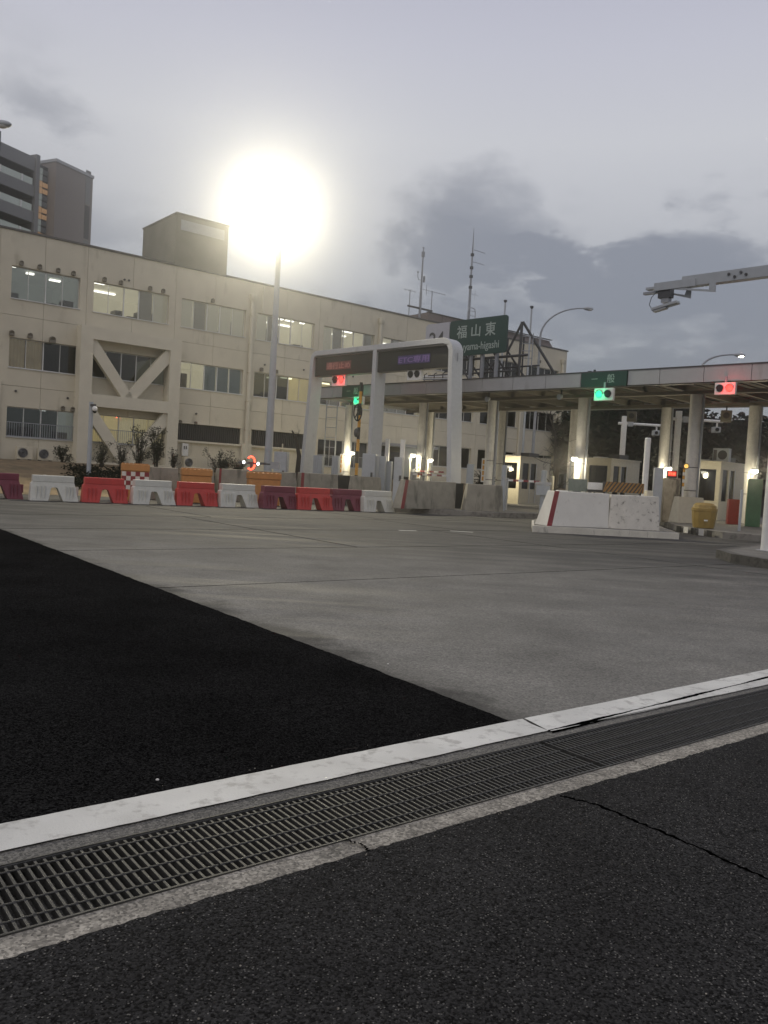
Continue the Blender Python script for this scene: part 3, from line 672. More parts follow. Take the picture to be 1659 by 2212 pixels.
# meter box
q = Bw(-15.9, .12); r_ = thing('meter_box', 'small white meter box on the wall right of the braced bay', 'meter box', (q.x, q.y, 2.0), BA)
bx('case', m_white, r_, -.2, .2, -.08, .1, 0, .75); bx('dial', m_dark, r_, -.1, -.03, -.086, -.081, .4, .6); bx('dial', m_dark, r_, .03, .1, -.086, -.081, .4, .6)

# ---------------------------------------------------------------- masts and antennas on the roof
def mast(px0, py0, px1, py1, Y, lb, r0, r1, extras):
    b_ = D(px0, py0, Y); t_ = D(px1, py1, Y); h = t_.z - 12.9
    r_ = thing('antenna_mast', lb, 'antenna mast', (b_.x, Y, 12.9), BA)
    MB().tube([(0, 0, 0), (0, 0, h * .45), (0, 0, h * .45), (0, 0, h * .8), (0, 0, h)], [r0, r0, r0 * .8, r0 * .6, r1], 8).build('pole', m_grey, r_)
    extras(r_, h); return r_
def yagi(r_, x0, x1, y, z, n, ln=.45, up=True):
    mb = MB().tube([(x0, y, z), (x1, y, z)], .018, 5)
    for k in range(n):
        x = x0 + (x1 - x0) * (k + .5) / n
        mb.tube([(x, y - ln / 2, z), (x, y + ln / 2, z)] if not up else [(x, y, z - ln / 2), (x, y, z + ln / 2)], .01, 4)
    mb.build('yagi_antenna', m_grey, r_)
def ex1(r_, h):
    MB().box(-1.25, 1.25, -.06, .06, 1.5, 1.62).build('cross_beam', m_dark, r_)
    MB().tube([(-1.1, 0, -.1), (-1.1, 0, 2.8)], .035, 6).build('side_pole', m_grey, r_); MB().tube([(1.15, 0, -.1), (1.15, 0, 3.1)], .035, 6).build('side_pole', m_grey, r_)
    yagi(r_, -1.75, -.45, 0, 2.72, 4, .25); yagi(r_, .1, 2.6, 0, 3.05, 9, .16); MB().tube([(.55, 0, 2.7), (.55, 0, 3.45)], .02, 5).build('dipole', m_grey, r_)
    MB().tube([(0, 0, 3.7), (-.3, 0, 3.7), (-.42, 0, 3.9), (-.42, 0, 4.2)], .025, 5).build('bracket', m_grey, r_); MB().ball((-.42, 0, 4.25), .07).build('sensor', m_grey, r_)
    MB().box(.18, .30, -.06, .06, 3.6, 4.05).build('sensor', m_grey, r_); MB().box(-.09, .09, -.09, .09, h - .75, h - .35).build('junction_box', m_grey, r_)
    MB().tube([(-.15, 0, h - .05), (.15, 0, h - .05)], .02, 5).build('wind_vane', m_grey, r_)
def ex2(r_, h):
    yagi(r_, .1, 1.4, 0, h * .80, 8, .10); yagi(r_, .1, 1.4, 0, h * .69, 8, .10); MB().tube([(0, 0, 3.35), (.9, 0, 3.35)], .012, 4).build('dipole', m_grey, r_)
    MB().tube([(.55, 0, 2.95), (.55, 0, 3.75)], .012, 4).build('dipole', m_grey, r_)
    for z_ in (.45, .55, .63, .75): MB().box(-.10, .10, -.10, .10, h * z_ - .1, h * z_ + .12).build('junction_box', m_dark, r_)
    mb = MB()
    for x_ in (-.42, .42):
        mb.tube([(x_, -.3, 0), (x_, -.3, 1.9), (x_ * .8, -.3, 2.15), (0, -.3, 2.2)], .035, 6)
    for k in range(5): mb.tube([(-.42, -.3, .5 + k * .36), (.42, -.3, .5 + k * .36)], .025, 5)
    mb.build('ladder_cage', m_lgrey, r_)
mast(906, 690, 920.5, 534, 64, 'left rooftop mast carrying comb antennas on a cross beam', .10, .03, ex1)
mast(1012, 690, 1026, 492, 66, 'tall tapering rooftop mast behind the green place name sign', .10, .012, ex2)

# ---------------------------------------------------------------- dark high rise at the left, far behind
TA = R(65); tq = D(122, 349, 100); tz = tq.z
tb = thing('high_rise', 'grey brown high rise with balconies and a glazed stairwell behind the office', 'building', (tq.x, tq.y, 0), TA)
m_tw = mat('tower_brown', (.25, .22, .205), .8, var=.04, scale=.3); m_tg = mat('tower_grey', (.22, .22, .22), .8, var=.05, scale=.3); m_td = mat('tower_dark', (.08, .08, .082), .8)
m_tgl = mat('stair_glass', (.30, .33, .31), .3, var=.1, scale=.6, emit=(.9, 1, .92), estr=.08); m_tgl2 = mat('stair_glass_dim', (.17, .18, .19), .3, var=.1)
m_tor = mat('stair_landing_lit', (.4, .28, .17), .6, var=.2, scale=.5, emit=(1, .55, .25), estr=.16)
# right block: local x runs along the street front
def bearing_s(px, py, off=0):
    d_ = ray(px, py); e1 = Vector((math.cos(TA), math.sin(TA))); nrm = Vector((-e1.y, e1.x)); Q_ = Vector((tq.x, tq.y)) + Vector((e1.y, -e1.x)) * -off
    t = nrm.dot(Q_) / nrm.dot(Vector((d_.x, d_.y))); W_ = Vector((d_.x * t, d_.y * t)); return (W_ - Q_).dot(e1), CAMH + d_.z * t
sR, _z = bearing_s(201, 386)
s_l0, _z = bearing_s(104, 460); s_g0, _z = bearing_s(78, 450)
blk = bx('tower_block', m_tw, tb, 0, sR, 0, 14, 0, tz)
bx('roof_edge', m_fascia, blk, -.1, sR + .1, -.1, 14.1, tz + .003, tz + .35)
s_a, _z = bearing_s(183.5, 430); s_b, _z = bearing_s(194.5, 430)
for k in range(7): bx('stair_window', m_td if k % 2 else m_tg, blk, s_a, s_b, -.02, -.004, tz - 3.4 - k * 4.3, tz - 3.0 - (k - 1) * 4.3 - .6)
# glazed stairwell set back
yb = 1.25
st_, _z = bearing_s(78, 450, yb); se_, _z = bearing_s(105, 450, yb)
sw = bx('stairwell', m_td, tb, st_ - .5, -.004, yb + .1, 14, 0, tz - .6)
zk = tz - 1.0; k = 0
while zk > 14:
    odd = k % 2
    mid = st_ + (se_ - st_) * .45
    bx('glass_panel', m_tor if (k % 4 in (2, 3)) else m_tgl, sw, st_, mid - .05, yb, yb + .09, zk - .68, zk)
    bx('glass_panel', m_tor if (k % 4 in (2, 3)) else m_tgl2, sw, mid + .05, se_, yb + .02, yb + .095, zk - .6, zk - .08)
    zk -= .75; k += 1
# balcony wing to the left
wl, wr = st_ - 26, st_ - .4
wg = bx('balcony_wing', m_td, tb, wl, wr, 3.6, 14, 0, tz - 1.2)
bx('corner_fin', m_tg, wg, wr - .1, wr + .45, .9, 3.59, 0, tz + .2)
fh = 3.0
for k in range(8):
    zt = tz - .2 - k * fh
    bx('parapet', m_tg, wg, wl, wr - .12, 1.1, 1.35, zt - 1.55, zt - (.25 if k else 0))
    bx('glass_screen', m_tgl, wg, wl, wr - .3, 1.2, 1.24, zt - 3.24, zt - 2.45) if k < 5 else None
    bx('balcony_floor', m_td, wg, wl, wr - .12, 1.36, 3.59, zt - 1.55, zt - 1.4)
    for j in range(8): bx('screen_post', m_white, wg, wr - 2 - j * 3, wr - 1.75 - j * 3, 1.1, 1.19, zt - 3.24, zt - 2.45) if k < 5 else None
bx('lit_window', m_tor, wg, wr - 9, wr - 5.5, 3.5, 3.59, tz - .2 - 3 * fh - 2.4, tz - .2 - 3 * fh - 1.6)
bx('roof_hump', m_td, wg, wr - 12, wr - 5, 1, 8, tz - 1.19, tz + .9)

# ---------------------------------------------------------------- water filled barriers
def wbar_mesh(L=1.55, H=.86):
    prof = [(-.20, 0), (.20, 0), (.20, .08)]
    mb = MB(); hw = L / 2; hn = .16
    # front outline with the arched forklift slot in the middle
    out_ = [(-hw, 0), (-.20, 0), (-.12, .42), (-.08, .46), (.05, .46), (.10, .42), (.27, 0), (hw, 0), (hw - .13, .58), (hw - .15, .63), (hw - .15, H), (-hw + .08, H), (-hw + .08, .63), (-hw + .03, .58)]
    n = len(out_)
    dep = lambda z: .27 if z < .05 else (.27 - (.27 - hn) * min(1, z / .6))
    vs = [Vector((x, -dep(z), z)) for x, z in out_] + [Vector((x, dep(z), z)) for x, z in out_]
    mb.add(vs, [])
    # triangulated faces: split outline into convex pieces
    pcs = [(0, 1, 2, 13), (13, 2, 3, 12), (12, 3, 4, 9), (9, 4, 5, 8), (8, 5, 6, 7), (12, 9, 10, 11)]
    for p_ in pcs:
        mb.f.append(p_); mb.m.append(0); mb.f.append(tuple(i + n for i in reversed(p_))); mb.m.append(0)
    for i in range(n):
        j = (i + 1) % n; mb.f.append((j, i, i + n, j + n)); mb.m.append(0)
    # ribs
    for x in (-.58, -.45, -.32, .36, .47, .58):
        mb.box(x - .012, x + .012, -.262, -.20, .06, .52)
    return mb
wm = wbar_mesh()
rib = MB()
def water_barrier(pL, pR, m, lb):
    c = (pL + pR) / 2; a_ = math.atan2(pR.y - pL.y, pR.x - pL.x)
    r_ = thing('water_barrier', lb, 'barrier', (c.x, c.y, 0), a_, 'water filled plastic barriers in a row across the lane')
    o = MB(); o.v = list(wm.v); o.f = list(wm.f); o.m = list(wm.m)
    b_ = o.build('body', m, r_, bevel=.012)
    bx('top_rail', m, r_, -.69, .62, -.17, .17, .64, .845, bevel=.01)
    bx('coupling', m, r_, .63, .79, -.05, .05, .22, .5)
    MB().tube([(-.3, 0, .845), (-.3, 0, .875)], .05, 10).build('cap', m, r_)
BZ = lambda u, v, o=0: (u * .2645 + o, v * .2645 + 932.6)
wdat = [((-190, 535), (165, 552), 0, m_maroon, 'dark maroon barrier at the left picture edge'),
        ((200, 560), (610, 573), 0, m_wplast, 'white barrier between the left maroon and the first red one'),
        ((645, 575), (1020, 585), 0, m_red, 'bright red barrier, left one, in front of the low hedge'),
        ((1058, 590), (1400, 598), 0, m_wplast, 'white barrier in front of the checkered orange cushion'),
        ((1430, 600), (1760, 607), 0, m_red, 'bright red barrier in front of the plain orange cushion'),
        ((122, 608), (432, 622), 438.9, m_wplast, 'white barrier between the middle red and maroon ones'),
        ((470, 628), (740, 630), 438.9, m_maroon, 'maroon barrier in front of the right orange cushion'),
        ((762, 635), (1022, 642), 438.9, m_red, 'red barrier between two maroon barriers'),
        ((1040, 640), (1285, 645), 438.9, m_maroon, 'dark maroon barrier next to the last white one'),
        ((1300, 655), (1518, 655), 438.9, m_wplast, 'white barrier ending the row at the right')]
ctrs = []
for a_, b_, o_, m_, lb in wdat:
    L_ = G(*BZ(*a_, o_)); R_ = G(*BZ(*b_, o_)); ctrs.append([(L_ + R_) / 2, m_, lb])
# a slightly wavering row: smooth the depths along the line
for i, (c, m_, lb) in enumerate(ctrs):
    y_ = 27.55 + i * .70 + .0; c.y = (c.y + y_ * 1.5) / 2.5
    ang = R(31 + random.uniform(-5, 5)); h = Vector((math.cos(ang), math.sin(ang), 0))
    water_barrier(c - h, c + h, m_, lb)

# orange crash cushions behind
def cushion(x0, x1, y0, y1, Y, checker, lb):
    A_ = D(x0, y0, Y); B_ = D(x1, y0, Y); wd = (B_ - A_).length; c = (A_ + B_) / 2; H = A_.z
    r_ = thing('crash_cushion', lb, 'crash cushion', (c.x, Y, -.0), R(20), 'orange crash cushions behind the plastic barriers')
    body = MB().prism([(-wd / 2, -.3), (wd / 2, -.3), (wd / 2, .35), (-wd / 2, .35)], 0, H - .28, inset=-.0).build('body', m_orange, r_, bevel=.03)
    bx('lid', m_orange, r_, -wd / 2 - .02, wd / 2 + .02, -.33, .38, H - .277, H - .02, bevel=.02)
    mb = MB()
    for k in range(7): mb.box(-wd / 2 + (k + .1) * wd / 7, -wd / 2 + (k + .75) * wd / 7, -.3, .33, H - .02, H + .015)
    mb.build('lid_rib', m_orange, r_)
    if checker:
        cw = wd / 6
        for i in range(6):
            for j in range(4):
                bx('square', m_strred if (i + j) % 2 else m_wplast, r_, -wd / 2 + i * cw + .004, -wd / 2 + (i + 1) * cw - .004, -.306, -.302, H - .30 - (j + 1) * .17, H - .305 - j * .17)
cushion(264.5, 321, 1000, 1040, 31.3, True, 'orange cushion with red and white checker front, leftmost')
cushion(394, 456, 1010.6, 1045, 32.6, False, 'plain orange cushion behind the second red barrier')
cushion(537, 605, 1018.6, 1062, 34.0, False, 'plain orange cushion behind the middle maroon barrier')

# ---------------------------------------------------------------- concrete blocks
def block(p0, p1, zb, zt, m, lb, d0=.55, d1=.30, group=None, strip=None, tl=.10, tr=.10, chamfer=0, cat='concrete block', flip=False):
    L_ = (p1 - p0).length; a_ = math.atan2(p1.y - p0.y, p1.x - p0.x)
    r_ = thing('concrete_block', lb, cat, (p0.x, p0.y, zb), a_, group)
    h = zt - zb
    vs = [(0, 0, 0), (L_, 0, 0), (L_, d0, 0), (0, d0, 0), (tl, (d0 - d1) / 2, h), (L_ - tr, (d0 - d1) / 2, h), (L_ - tr, (d0 + d1) / 2, h), (tl, (d0 + d1) / 2, h)]
    MB().add(vs, [(0, 3, 2, 1), (4, 5, 6, 7), (0, 1, 5, 4), (1, 2, 6, 5), (2, 3, 7, 6), (3, 0, 4, 7)]).build('body', m, r_, bevel=.02)
    if strip:
        e_ = .006; k = strip
        MB().add([(.004, -e_, .01), (k, -e_, .01), (tl + k, (d0 - d1) / 2 - e_, h), (tl + .004, (d0 - d1) / 2 - e_, h), (.004, .02, .01), (k, .02, .01), (tl + k, (d0 - d1) / 2 + .02, h), (tl + .004, (d0 - d1) / 2 + .02, h)],
                 [(0, 1, 2, 3), (3, 2, 6, 7), (0, 3, 7, 4), (1, 5, 6, 2)]).build('reflective_strip', m_strred, r_)
    return r_
GJ = 'weathered grey concrete blocks at the toll islands'
def at(px, Y): d_ = D(px, 1040, Y); return Vector((d_.x, Y, 0))
block(at(300, 32.6), at(392, 34.0), 0, 1.32, m_jersey, 'grey concrete block right of the checkered cushion', group=GJ)
block(at(396, 34.0), at(468, 35.2), 0, 1.38, m_jersey, 'grey concrete block behind the plain orange cushion', group=GJ)
block(at(472, 35.2), at(646, 38.0), 0, 1.40, m_jersey, 'long grey concrete block with a thin red strip, left of gantry', group=GJ, strip=.10)
block(at(650, 37.9), at(736, 39.4), 0, 1.42, m_jersey, 'grey concrete block with red strip under the left gantry board', group=GJ, strip=.16)
block(at(760, 38.8), at(829, 39.6), 0, 1.40, m_jersey, 'short grey concrete block right of the left black board', group=GJ)
block(G(866, 1099, .2), G(983, 1101, .2), .2, 1.38, m_jersey, 'grey concrete block on the kerb with a slanting red strip', group=GJ, strip=.18, tl=.32, tr=-.12)
block(G(1003, 1103, .2), G(1087, 1107, .2), .2, 1.36, m_jersey, 'grey concrete block left of the round grey post', group=GJ, tl=.14, tr=.05)
def board(x0, x1, Y, zt, lb, zb=0.):
    a_, b_ = at(x0, Y), at(x1, Y + .2)
    r_ = thing('black_board', lb, 'board', (a_.x, a_.y, zb), math.atan2(b_.y - a_.y, b_.x - a_.x)); L_ = (b_ - a_).length
    bx('panel', m_hole, r_, 0, L_, .2, .28, 0, zt); bx('post', m_dark, r_, 0, .05, .285, .33, 0, zt); bx('post', m_dark, r_, L_ - .05, L_, .285, .33, 0, zt)
board(733, 763, 39.2, 1.40, 'dark board filling the gap under the gantry middle leg')
board(980, 1006, 36.6, 1.14, 'dark board between two blocks on the kerb', .2)

# kerbed islands
def island(pts, h, m_side, m_top, name='kerbed_island'):
    mb = MB(); n = len(pts)
    mb.mi = 0
    inner = []
    cx = sum(p_[0] for p_ in pts) / n; cy = sum(p_[1] for p_ in pts) / n
    for x, y in pts:
        l_ = math.hypot(x - cx, y - cy); inner.append((x + (cx - x) / l_ * .22, y + (cy - y) / l_ * .22))
    vs = [(x, y, -.02) for x, y in pts] + [(x, y, h) for x, y in pts] + [(x, y, h) for x, y in inner]
    mb.add(vs, [(i, (i + 1) % n, n + (i + 1) % n, n + i) for i in range(n)] + [(n + i, n + (i + 1) % n, 2 * n + (i + 1) % n, 2 * n + i) for i in range(n)])
    mb.mi = 1; mb.f.append(tuple(range(2 * n, 3 * n))); mb.m.append(1)
    mb.build(name, [m_side, m_top], kind='structure')
island([(-.6, 36.6), (.2, 34.7), (2.6, 34.5), (4.6, 34.7), (6.6, 36.2), (8.4, 37.2), (9.6, 41), (11.5, 50), (13.5, 60), (8.5, 60), (5.6, 50), (2.8, 44)], .21, m_kerb, m_island)
island([(4.66, 25.75), (9.45, 26.3), (10.3, 31), (13, 40), (15.5, 48), (17, 56), (13, 56), (10.8, 48), (7.3, 35), (5.3, 29.5)], .20, m_kerbw, m_island)
island([(12.7, 38.4), (11.3, 31.6), (11.7, 28.4), (13.2, 27.3), (20, 26), (24, 40), (23, 54), (18.5, 54), (15.4, 44)], .22, m_kerb, m_island)
m_kerbd = mat('dark_kerb', (.085, .08, .07), .85, var=.2, scale=3, bump=.4, stain=(6, .5, (.03, .03, .026), .8))
island([(7.95, 19.6), (7.8, 18.4), (8.2, 16.9), (10.2, 14.6), (16, 14), (17, 22), (11, 23.5)], .20, m_kerbd, m_island)
island([(-6.6, 47), (-5, 44.6), (-1.2, 40.7), (.2, 41.6), (1.2, 46), (2.2, 60), (-3.4, 60), (-6, 52)], .21, m_kerb, m_island)
for k in range(5):
    q = Vector((11.25 + k * .05, 31.4 - k * .62, 0))
    MB().box(-.17, .17, -.012, .0, 0, .225).build('kerb_stripe', m_black if k % 2 == 0 else m_jwhite, kind='structure').matrix_world = Matrix.Translation(q) @ Matrix.Rotation(R(-83), 4, 'Z')

# white painted block pair with its kerb, in front of the middle booth
block(G(1181.6, 1136.4, .20), G(1314, 1141.5, .20), .20, 1.32, m_jwhite, 'large white concrete block with a dark red edge strip', d0=.8, d1=.45, strip=.17, tl=.30, tr=-.08, cat='concrete block')
q0 = G(1316, 1142, .20); q1 = G(1425, 1147.5, .20)
r_ = thing('concrete_block', 'mould stained white concrete block right of the clean white one', 'concrete block', (q0.x, q0.y, .20), math.atan2(q1.y - q0.y, q1.x - q0.x))
L_ = (q1 - q0).length
MB().add([(0, .12, 0), (.50, -.05, 0), (L_, 0, 0), (L_, .8, 0), (0, .85, 0), (.12, .28, 1.10), (.55, .13, 1.10), (L_ - .02, .18, 1.12), (L_ - .02, .62, 1.12), (.12, .66, 1.10)],
         [(4, 3, 2, 1, 0), (5, 6, 7, 8, 9), (0, 1, 6, 5), (1, 2, 7, 6), (2, 3, 8, 7), (3, 4, 9, 8), (4, 0, 5, 9)]).build('body', m_jdirty, r_, bevel=.02)
block(at(1196, 28.2) , at(1196, 28.2) + Vector((.7, .05, 0)), .20, 1.34, m_jwhite, 'white block half hidden behind the large white block', d0=.8, tl=.25)
for x0, x1, lb in ((1243, 1262, 'small white block end rising behind the large white block, left'), (1285, 1312, 'white block end behind the large white block, in the middle'), (1400, 1421, 'white block end rising behind the mouldy block')):
    block(at(x0, 30.5), at(x0, 30.5) + Vector(((x1 - x0) / 1781 * 30.5, .03, 0)), .20, 1.50, m_cream, lb, d0=.6, tl=.06, tr=.08)
# chevron board
a_ = at(1304, 29.6); b_ = at(1392, 30.4)
r_ = thing('chevron_board', 'board with slanting ochre and black stripes above the white blocks', 'hazard board', (a_.x, a_.y, 0), math.atan2(b_.y - a_.y, b_.x - a_.x))
L_ = (b_ - a_).length; zb, zt = 1.37, 1.74
ns = 11; sl = .32
bx('backing', m_dark, r_, 0, L_, .01, .04, zb, zt)
for k in range(-1, ns):
    x0 = k * L_ / ns * 1.05; x1 = x0 + L_ / ns * .52
    poly = [(max(0, min(L_, x)), z) for x, z in ((x0, zb), (x1, zb), (x1 + sl, zt), (x0 + sl, zt))]
    if poly[1][0] - poly[0][0] + poly[2][0] - poly[3][0] > .05: MB().plate(poly, -.002, .008).build('stripe', m_yblk, r_)
bx('post', m_steel, r_, .15, .2, .045, .09, .24, zb + .3); bx('post', m_steel, r_, L_ - .2, L_ - .15, .045, .09, .24, zb + .3)
# white plate and green mesh screen beside it
a_ = D(1270, 1042, 29.8); r_ = thing('white_plate', 'white notice plate left of the chevron board', 'notice plate', (a_.x, 29.8, 0), R(2))
bx('plate', m_white, r_, 0, .58, 0, .03, 1.42, 1.68, bevel=.01); bx('base', m_dark, r_, 0, .6, .035, .10, 1.33, 1.45); bx('post', m_dark, r_, .25, .3, .04, .09, .24, 1.4)
a_ = D(1229, 1030, 30.5); r_ = thing('mesh_screen', 'translucent grey green screen box behind the white block', 'screen', (a_.x, 30.5, 0), R(3))
m_mesh = glass_mat('mesh_sheet', (.42, .46, .42), .05, .3)
m_mesh2 = mat('mesh_solid', (.16, .19, .17), .7, var=.2, scale=8)
bx('sheet', m_mesh2, r_, 0, .70, 0, .02, 1.33, 1.78); bx('post', m_steel, r_, .02, .06, .03, .07, .24, 2.6); bx('post', m_steel, r_, .64, .68, .03, .07, .24, 1.8)
bx('pedestal', m_grey, r_, .2, .5, .05, .3, .24, 1.4)

# ---------------------------------------------------------------- toll canopy
CA = R(-45.35); CQ = Vector((0, 45, 0)); ce = Vector((math.cos(CA), math.sin(CA), 0)); cm = Vector((-math.sin(CA), math.cos(CA), 0))
def Cw(s, o, z=0): return CQ + ce * s + cm * o + Vector((0, 0, z))
def cs(px, py, off=0):                  # s and z on a plane parallel to the canopy front
    d_ = ray(px, py); q = CQ + cm * off; t = cm.dot(q) / cm.dot(Vector((d_.x, d_.y, 0)))
    return (Vector((d_.x * t, d_.y * t, 0)) - q).dot(ce), CAMH + d_.z * t
tcn = thing('toll_canopy', 'long flat grey canopy on round columns over the toll lanes', 'canopy', CQ, CA)
S0, S1, ZB, ZT = -6.4, 30, 5.88, 6.48
js = [17.4 + 1.85 * k for k in range(-13, 8)]
gr0, gr1 = 11.88, 14.12; gl0, gl1 = -3.95, -2.2
js = [S0] + [j for j in js if S0 + .6 < j < S1 - .5] + [S1]
for a_, b_ in zip(js[:-1], js[1:]):
    segs = [(a_, b_)]
    for g0, g1 in ((gr0, gr1), (gl0, gl1)):
        ns2 = []
        for x0, x1 in segs:
            if g1 <= x0 or g0 >= x1: ns2.append((x0, x1))
            else:
                if x0 < g0 - .1: ns2.append((x0, g0))
                if x1 > g1 + .1: ns2.append((g1, x1))
        segs = ns2
    for x0, x1 in segs: bx('fascia_panel', m_fascia, tcn, x0 + .012, x1 - .012, 0, .08, ZB, ZT)
bx('top_trim', m_dark, tcn, S0, S1, -.03, .12, ZT + .004, ZT + .05)
bx('fascia_frame', m_dark, tcn, S0, S1, .085, .2, ZB - .03, ZT)
bx('end_fascia', m_fascia, tcn, S0 - .08, S0 - .004, 0, 9.8, ZB, ZT); bx('rear_fascia', m_fascia, tcn, S0, S1, 9.72, 9.8, ZB, ZT)
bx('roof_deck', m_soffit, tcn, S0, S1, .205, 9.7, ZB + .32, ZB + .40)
gut = bx('front_gutter', m_dark, tcn, S0, S1, .21, .8, ZB + .02, ZB + .31)
k = S0 + 1.0
while k < S1:
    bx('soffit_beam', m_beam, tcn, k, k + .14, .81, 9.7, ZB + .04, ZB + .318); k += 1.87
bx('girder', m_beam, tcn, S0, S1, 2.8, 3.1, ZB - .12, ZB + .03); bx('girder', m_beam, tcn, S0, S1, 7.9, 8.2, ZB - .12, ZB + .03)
k = S0
while k < S1 - .4:
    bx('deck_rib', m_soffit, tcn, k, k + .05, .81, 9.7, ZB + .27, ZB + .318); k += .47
for name_, x0, x1 in (('green_sign', gr0, gr1), ('green_sign', gl0, gl1)):
    g_ = bx(name_, m_green, tcn, x0 + .02, x1 - .02, -.06, -.004, ZB - .02, ZT + .0)
    text('lettering', '一', .4, m_signw, g_, x0 + (x1 - x0) * .24, -.064, ZB + .30, w_to=.30)
    text('lettering', '般', .4, m_signw, g_, x0 + (x1 - x0) * .58, -.064, ZB + .12, w_to=.36, h_to=.38)
# columns
def column(px, py, off, r=.26, back=False):
    s_, _z = cs(px, py, off)
    mb = MB().tube([(s_, off, .18), (s_, off, ZB - .125 if True else ZB)], r, 20); o = mb.build('column', m_colm, tcn, smooth=True)
    bx('downpipe', m_grey, o, s_ + r + .01, s_ + r + .09, off - .04, off + .04, .2, ZB - .14)
    for z_ in (1.6, 2.6): MB().tube([(s_ + (r + .012) * math.cos(a2 * math.pi / 10), off + (r + .012) * math.sin(a2 * math.pi / 10), z_) for a2 in range(21)], .015, 5, False).build('strap', m_dark, o)
    return s_
cols = [column(752, 940, 3), column(912, 940, 3), column(1062, 930, 3, .27), column(1258, 930, 3, .27), column(1499, 950, 3, .27), column(1770, 950, 3, .27)]
bcols = [column(1085, 930, 8.05, .24), column(1242, 900, 8.05, .24), column(1437, 940, 8.05, .26), column(1628, 930, 8.05, .26), column(930, 930, 8.05, .24)]
# vertical caution boards strapped to columns
for i, (s_, lb) in enumerate(((cols[2], 'caution strip'), (cols[0], 'caution strip'), (cols[1], 'caution strip'))):
    q = Cw(s_ - .12 if i < 2 else s_ + .2, 3 - .34)
    r_ = thing('caution_strip', ('narrow white board with amber characters on the column left of the first booth', 'narrow amber board on the column by the striped post', 'narrow amber board on the column beside a bright lane lamp')[i], 'caution board', (q.x, q.y, 1.45), CA)
    bx('board', m_white, r_, -.14, .14, 0, .03, 0, 1.25)
    for k in range(4): bx('character', m_amber, r_, -.07, .05, -.006, -.002, .08 + k * .29, .30 + k * .29)

# signals
def signal(px0, px1, py0, off, lb, lit, red, drop=.62, hang=True):
    s0, z1 = cs(px0, py0, off); s1, _z = cs(px1, py0, off); wd = s1 - s0; q = Cw((s0 + s1) / 2, off, z1)
    r_ = thing('lane_signal', lb, 'lane signal', q, CA, 'two lamp lane signals over the toll lanes')
    h = wd * .58
    bx('housing', m_white, r_, -wd / 2, wd / 2, 0, .16, -h, 0, bevel=.015)
    for k, x in enumerate((-wd * .23, wd * .23)):
        on = lit and ((k == 1) == red)
        MB().tube([(x, -.003, -h * .48), (x, -.035, -h * .48)], wd * .17, 22).build('lens', (m_redglow if red else m_greenglow) if on else m_lens, r_)
        v = []
        for a2 in range(0, 11): 
            an = math.pi * a2 / 10
            v += [(x + wd * .185 * math.cos(an), -.002, -h * .48 + wd * .185 * math.sin(an)), (x + wd * .185 * math.cos(an), -.06, -h * .48 + wd * .185 * math.sin(an))]
        MB().add(v, [(2 * i_, 2 * i_ + 1, 2 * i_ + 3, 2 * i_ + 2) for i_ in range(10)]).build('visor', m_dark, r_)
        if on:
            ld = bpy.data.lights.new('signal_light', 'POINT'); ld.energy = 14 if red else 10; ld.color = (1, .05, .04) if red else (.03, 1, .4); ld.shadow_soft_size = .08
            lo_ = bpy.data.objects.new('signal_light', ld); COL.objects.link(lo_); lo_.parent = r_; lo_.location = (x, -.28, -h * .48)
    bx('bracket', m_grey, r_, -.04, .04, .04, .10, .003, .25)
    return r_
signal(1284, 1325, 839, -.2, 'white signal showing green under the right green lane panel', True, False)
signal(1544.5, 1589, 827, -.2, 'white signal showing red at the right under the canopy edge', True, True)
signal(764, 784, 857, -.2, 'small signal showing green behind the striped post', True, False)
signal(717, 746, 809, -2.4, 'signal showing red hanging under the left gantry board', True, True)
signal(880, 910, 798, -2.4, 'unlit grey signal hanging under the right gantry board', False, True)

# ---------------------------------------------------------------- entrance gantry with LED boards
GO = -2.6
gq = Cw(0, GO)
ga = thing('lane_gantry', 'pale grey three legged gantry arch carrying two dark LED boards', 'gantry', gq, CA)
WX, WD = .27, .75                       # face width and depth
sl, sr_, sm = -3.70, 6.42, 1.30
def leg(poly_outer): pass
zt = 8.10
# right side: leg, rounded corner and top beam in one swept ribbon
def ribbon(pts, w_, name, par):
    v = []
    n = len(pts)
    for i, (x, z) in enumerate(pts):
        a_ = pts[max(i - 1, 0)]; b_ = pts[min(i + 1, n - 1)]; dx, dz = b_[0] - a_[0], b_[1] - a_[1]; l_ = math.hypot(dx, dz); nx, nz = -dz / l_, dx / l_
        for y in (0, WD): v += [(x + nx * w_ / 2, y, z + nz * w_ / 2), (x - nx * w_ / 2, y, z - nz * w_ / 2)]
    f = []
    for i in range(n - 1):
        o = 4 * i; p_ = o + 4
        f += [(o, o + 1, p_ + 1, p_), (o + 1, o + 3, p_ + 3, p_ + 1), (o + 3, o + 2, p_ + 2, p_ + 3), (o + 2, o, p_, p_ + 2)]
    f += [(0, 2, 3, 1), (4 * n - 4, 4 * n - 3, 4 * n - 1, 4 * n - 2)]
    return MB().add(v, f).build(name, m_gantry, par, bevel=.015)
arc = [(sr_ - .55 + .55 * math.cos(math.pi / 2 - a2 * math.pi / 16), zt - .13 - .55 + .55 * math.sin(math.pi / 2 - a2 * math.pi / 16)) for a2 in range(9)]
rt = ribbon([(sm + .2, zt - .13)] + arc + [(sr_ + .04, 6.2), (sr_ + .22, 3.5), (sr_ + .42, .2)], WX, 'right_arch', ga)
arcl = [(sl + .35 - .35 * math.sin(a2 * math.pi / 12), zt - .13 - .35 + .35 * math.cos(a2 * math.pi / 12)) for a2 in range(7)]
ribbon([(sm + .198, zt - .13)] + arcl + [(sl - .08, 6), (sl - .28, 3.4), (sl - .52, .2)], WX, 'left_arch', ga)
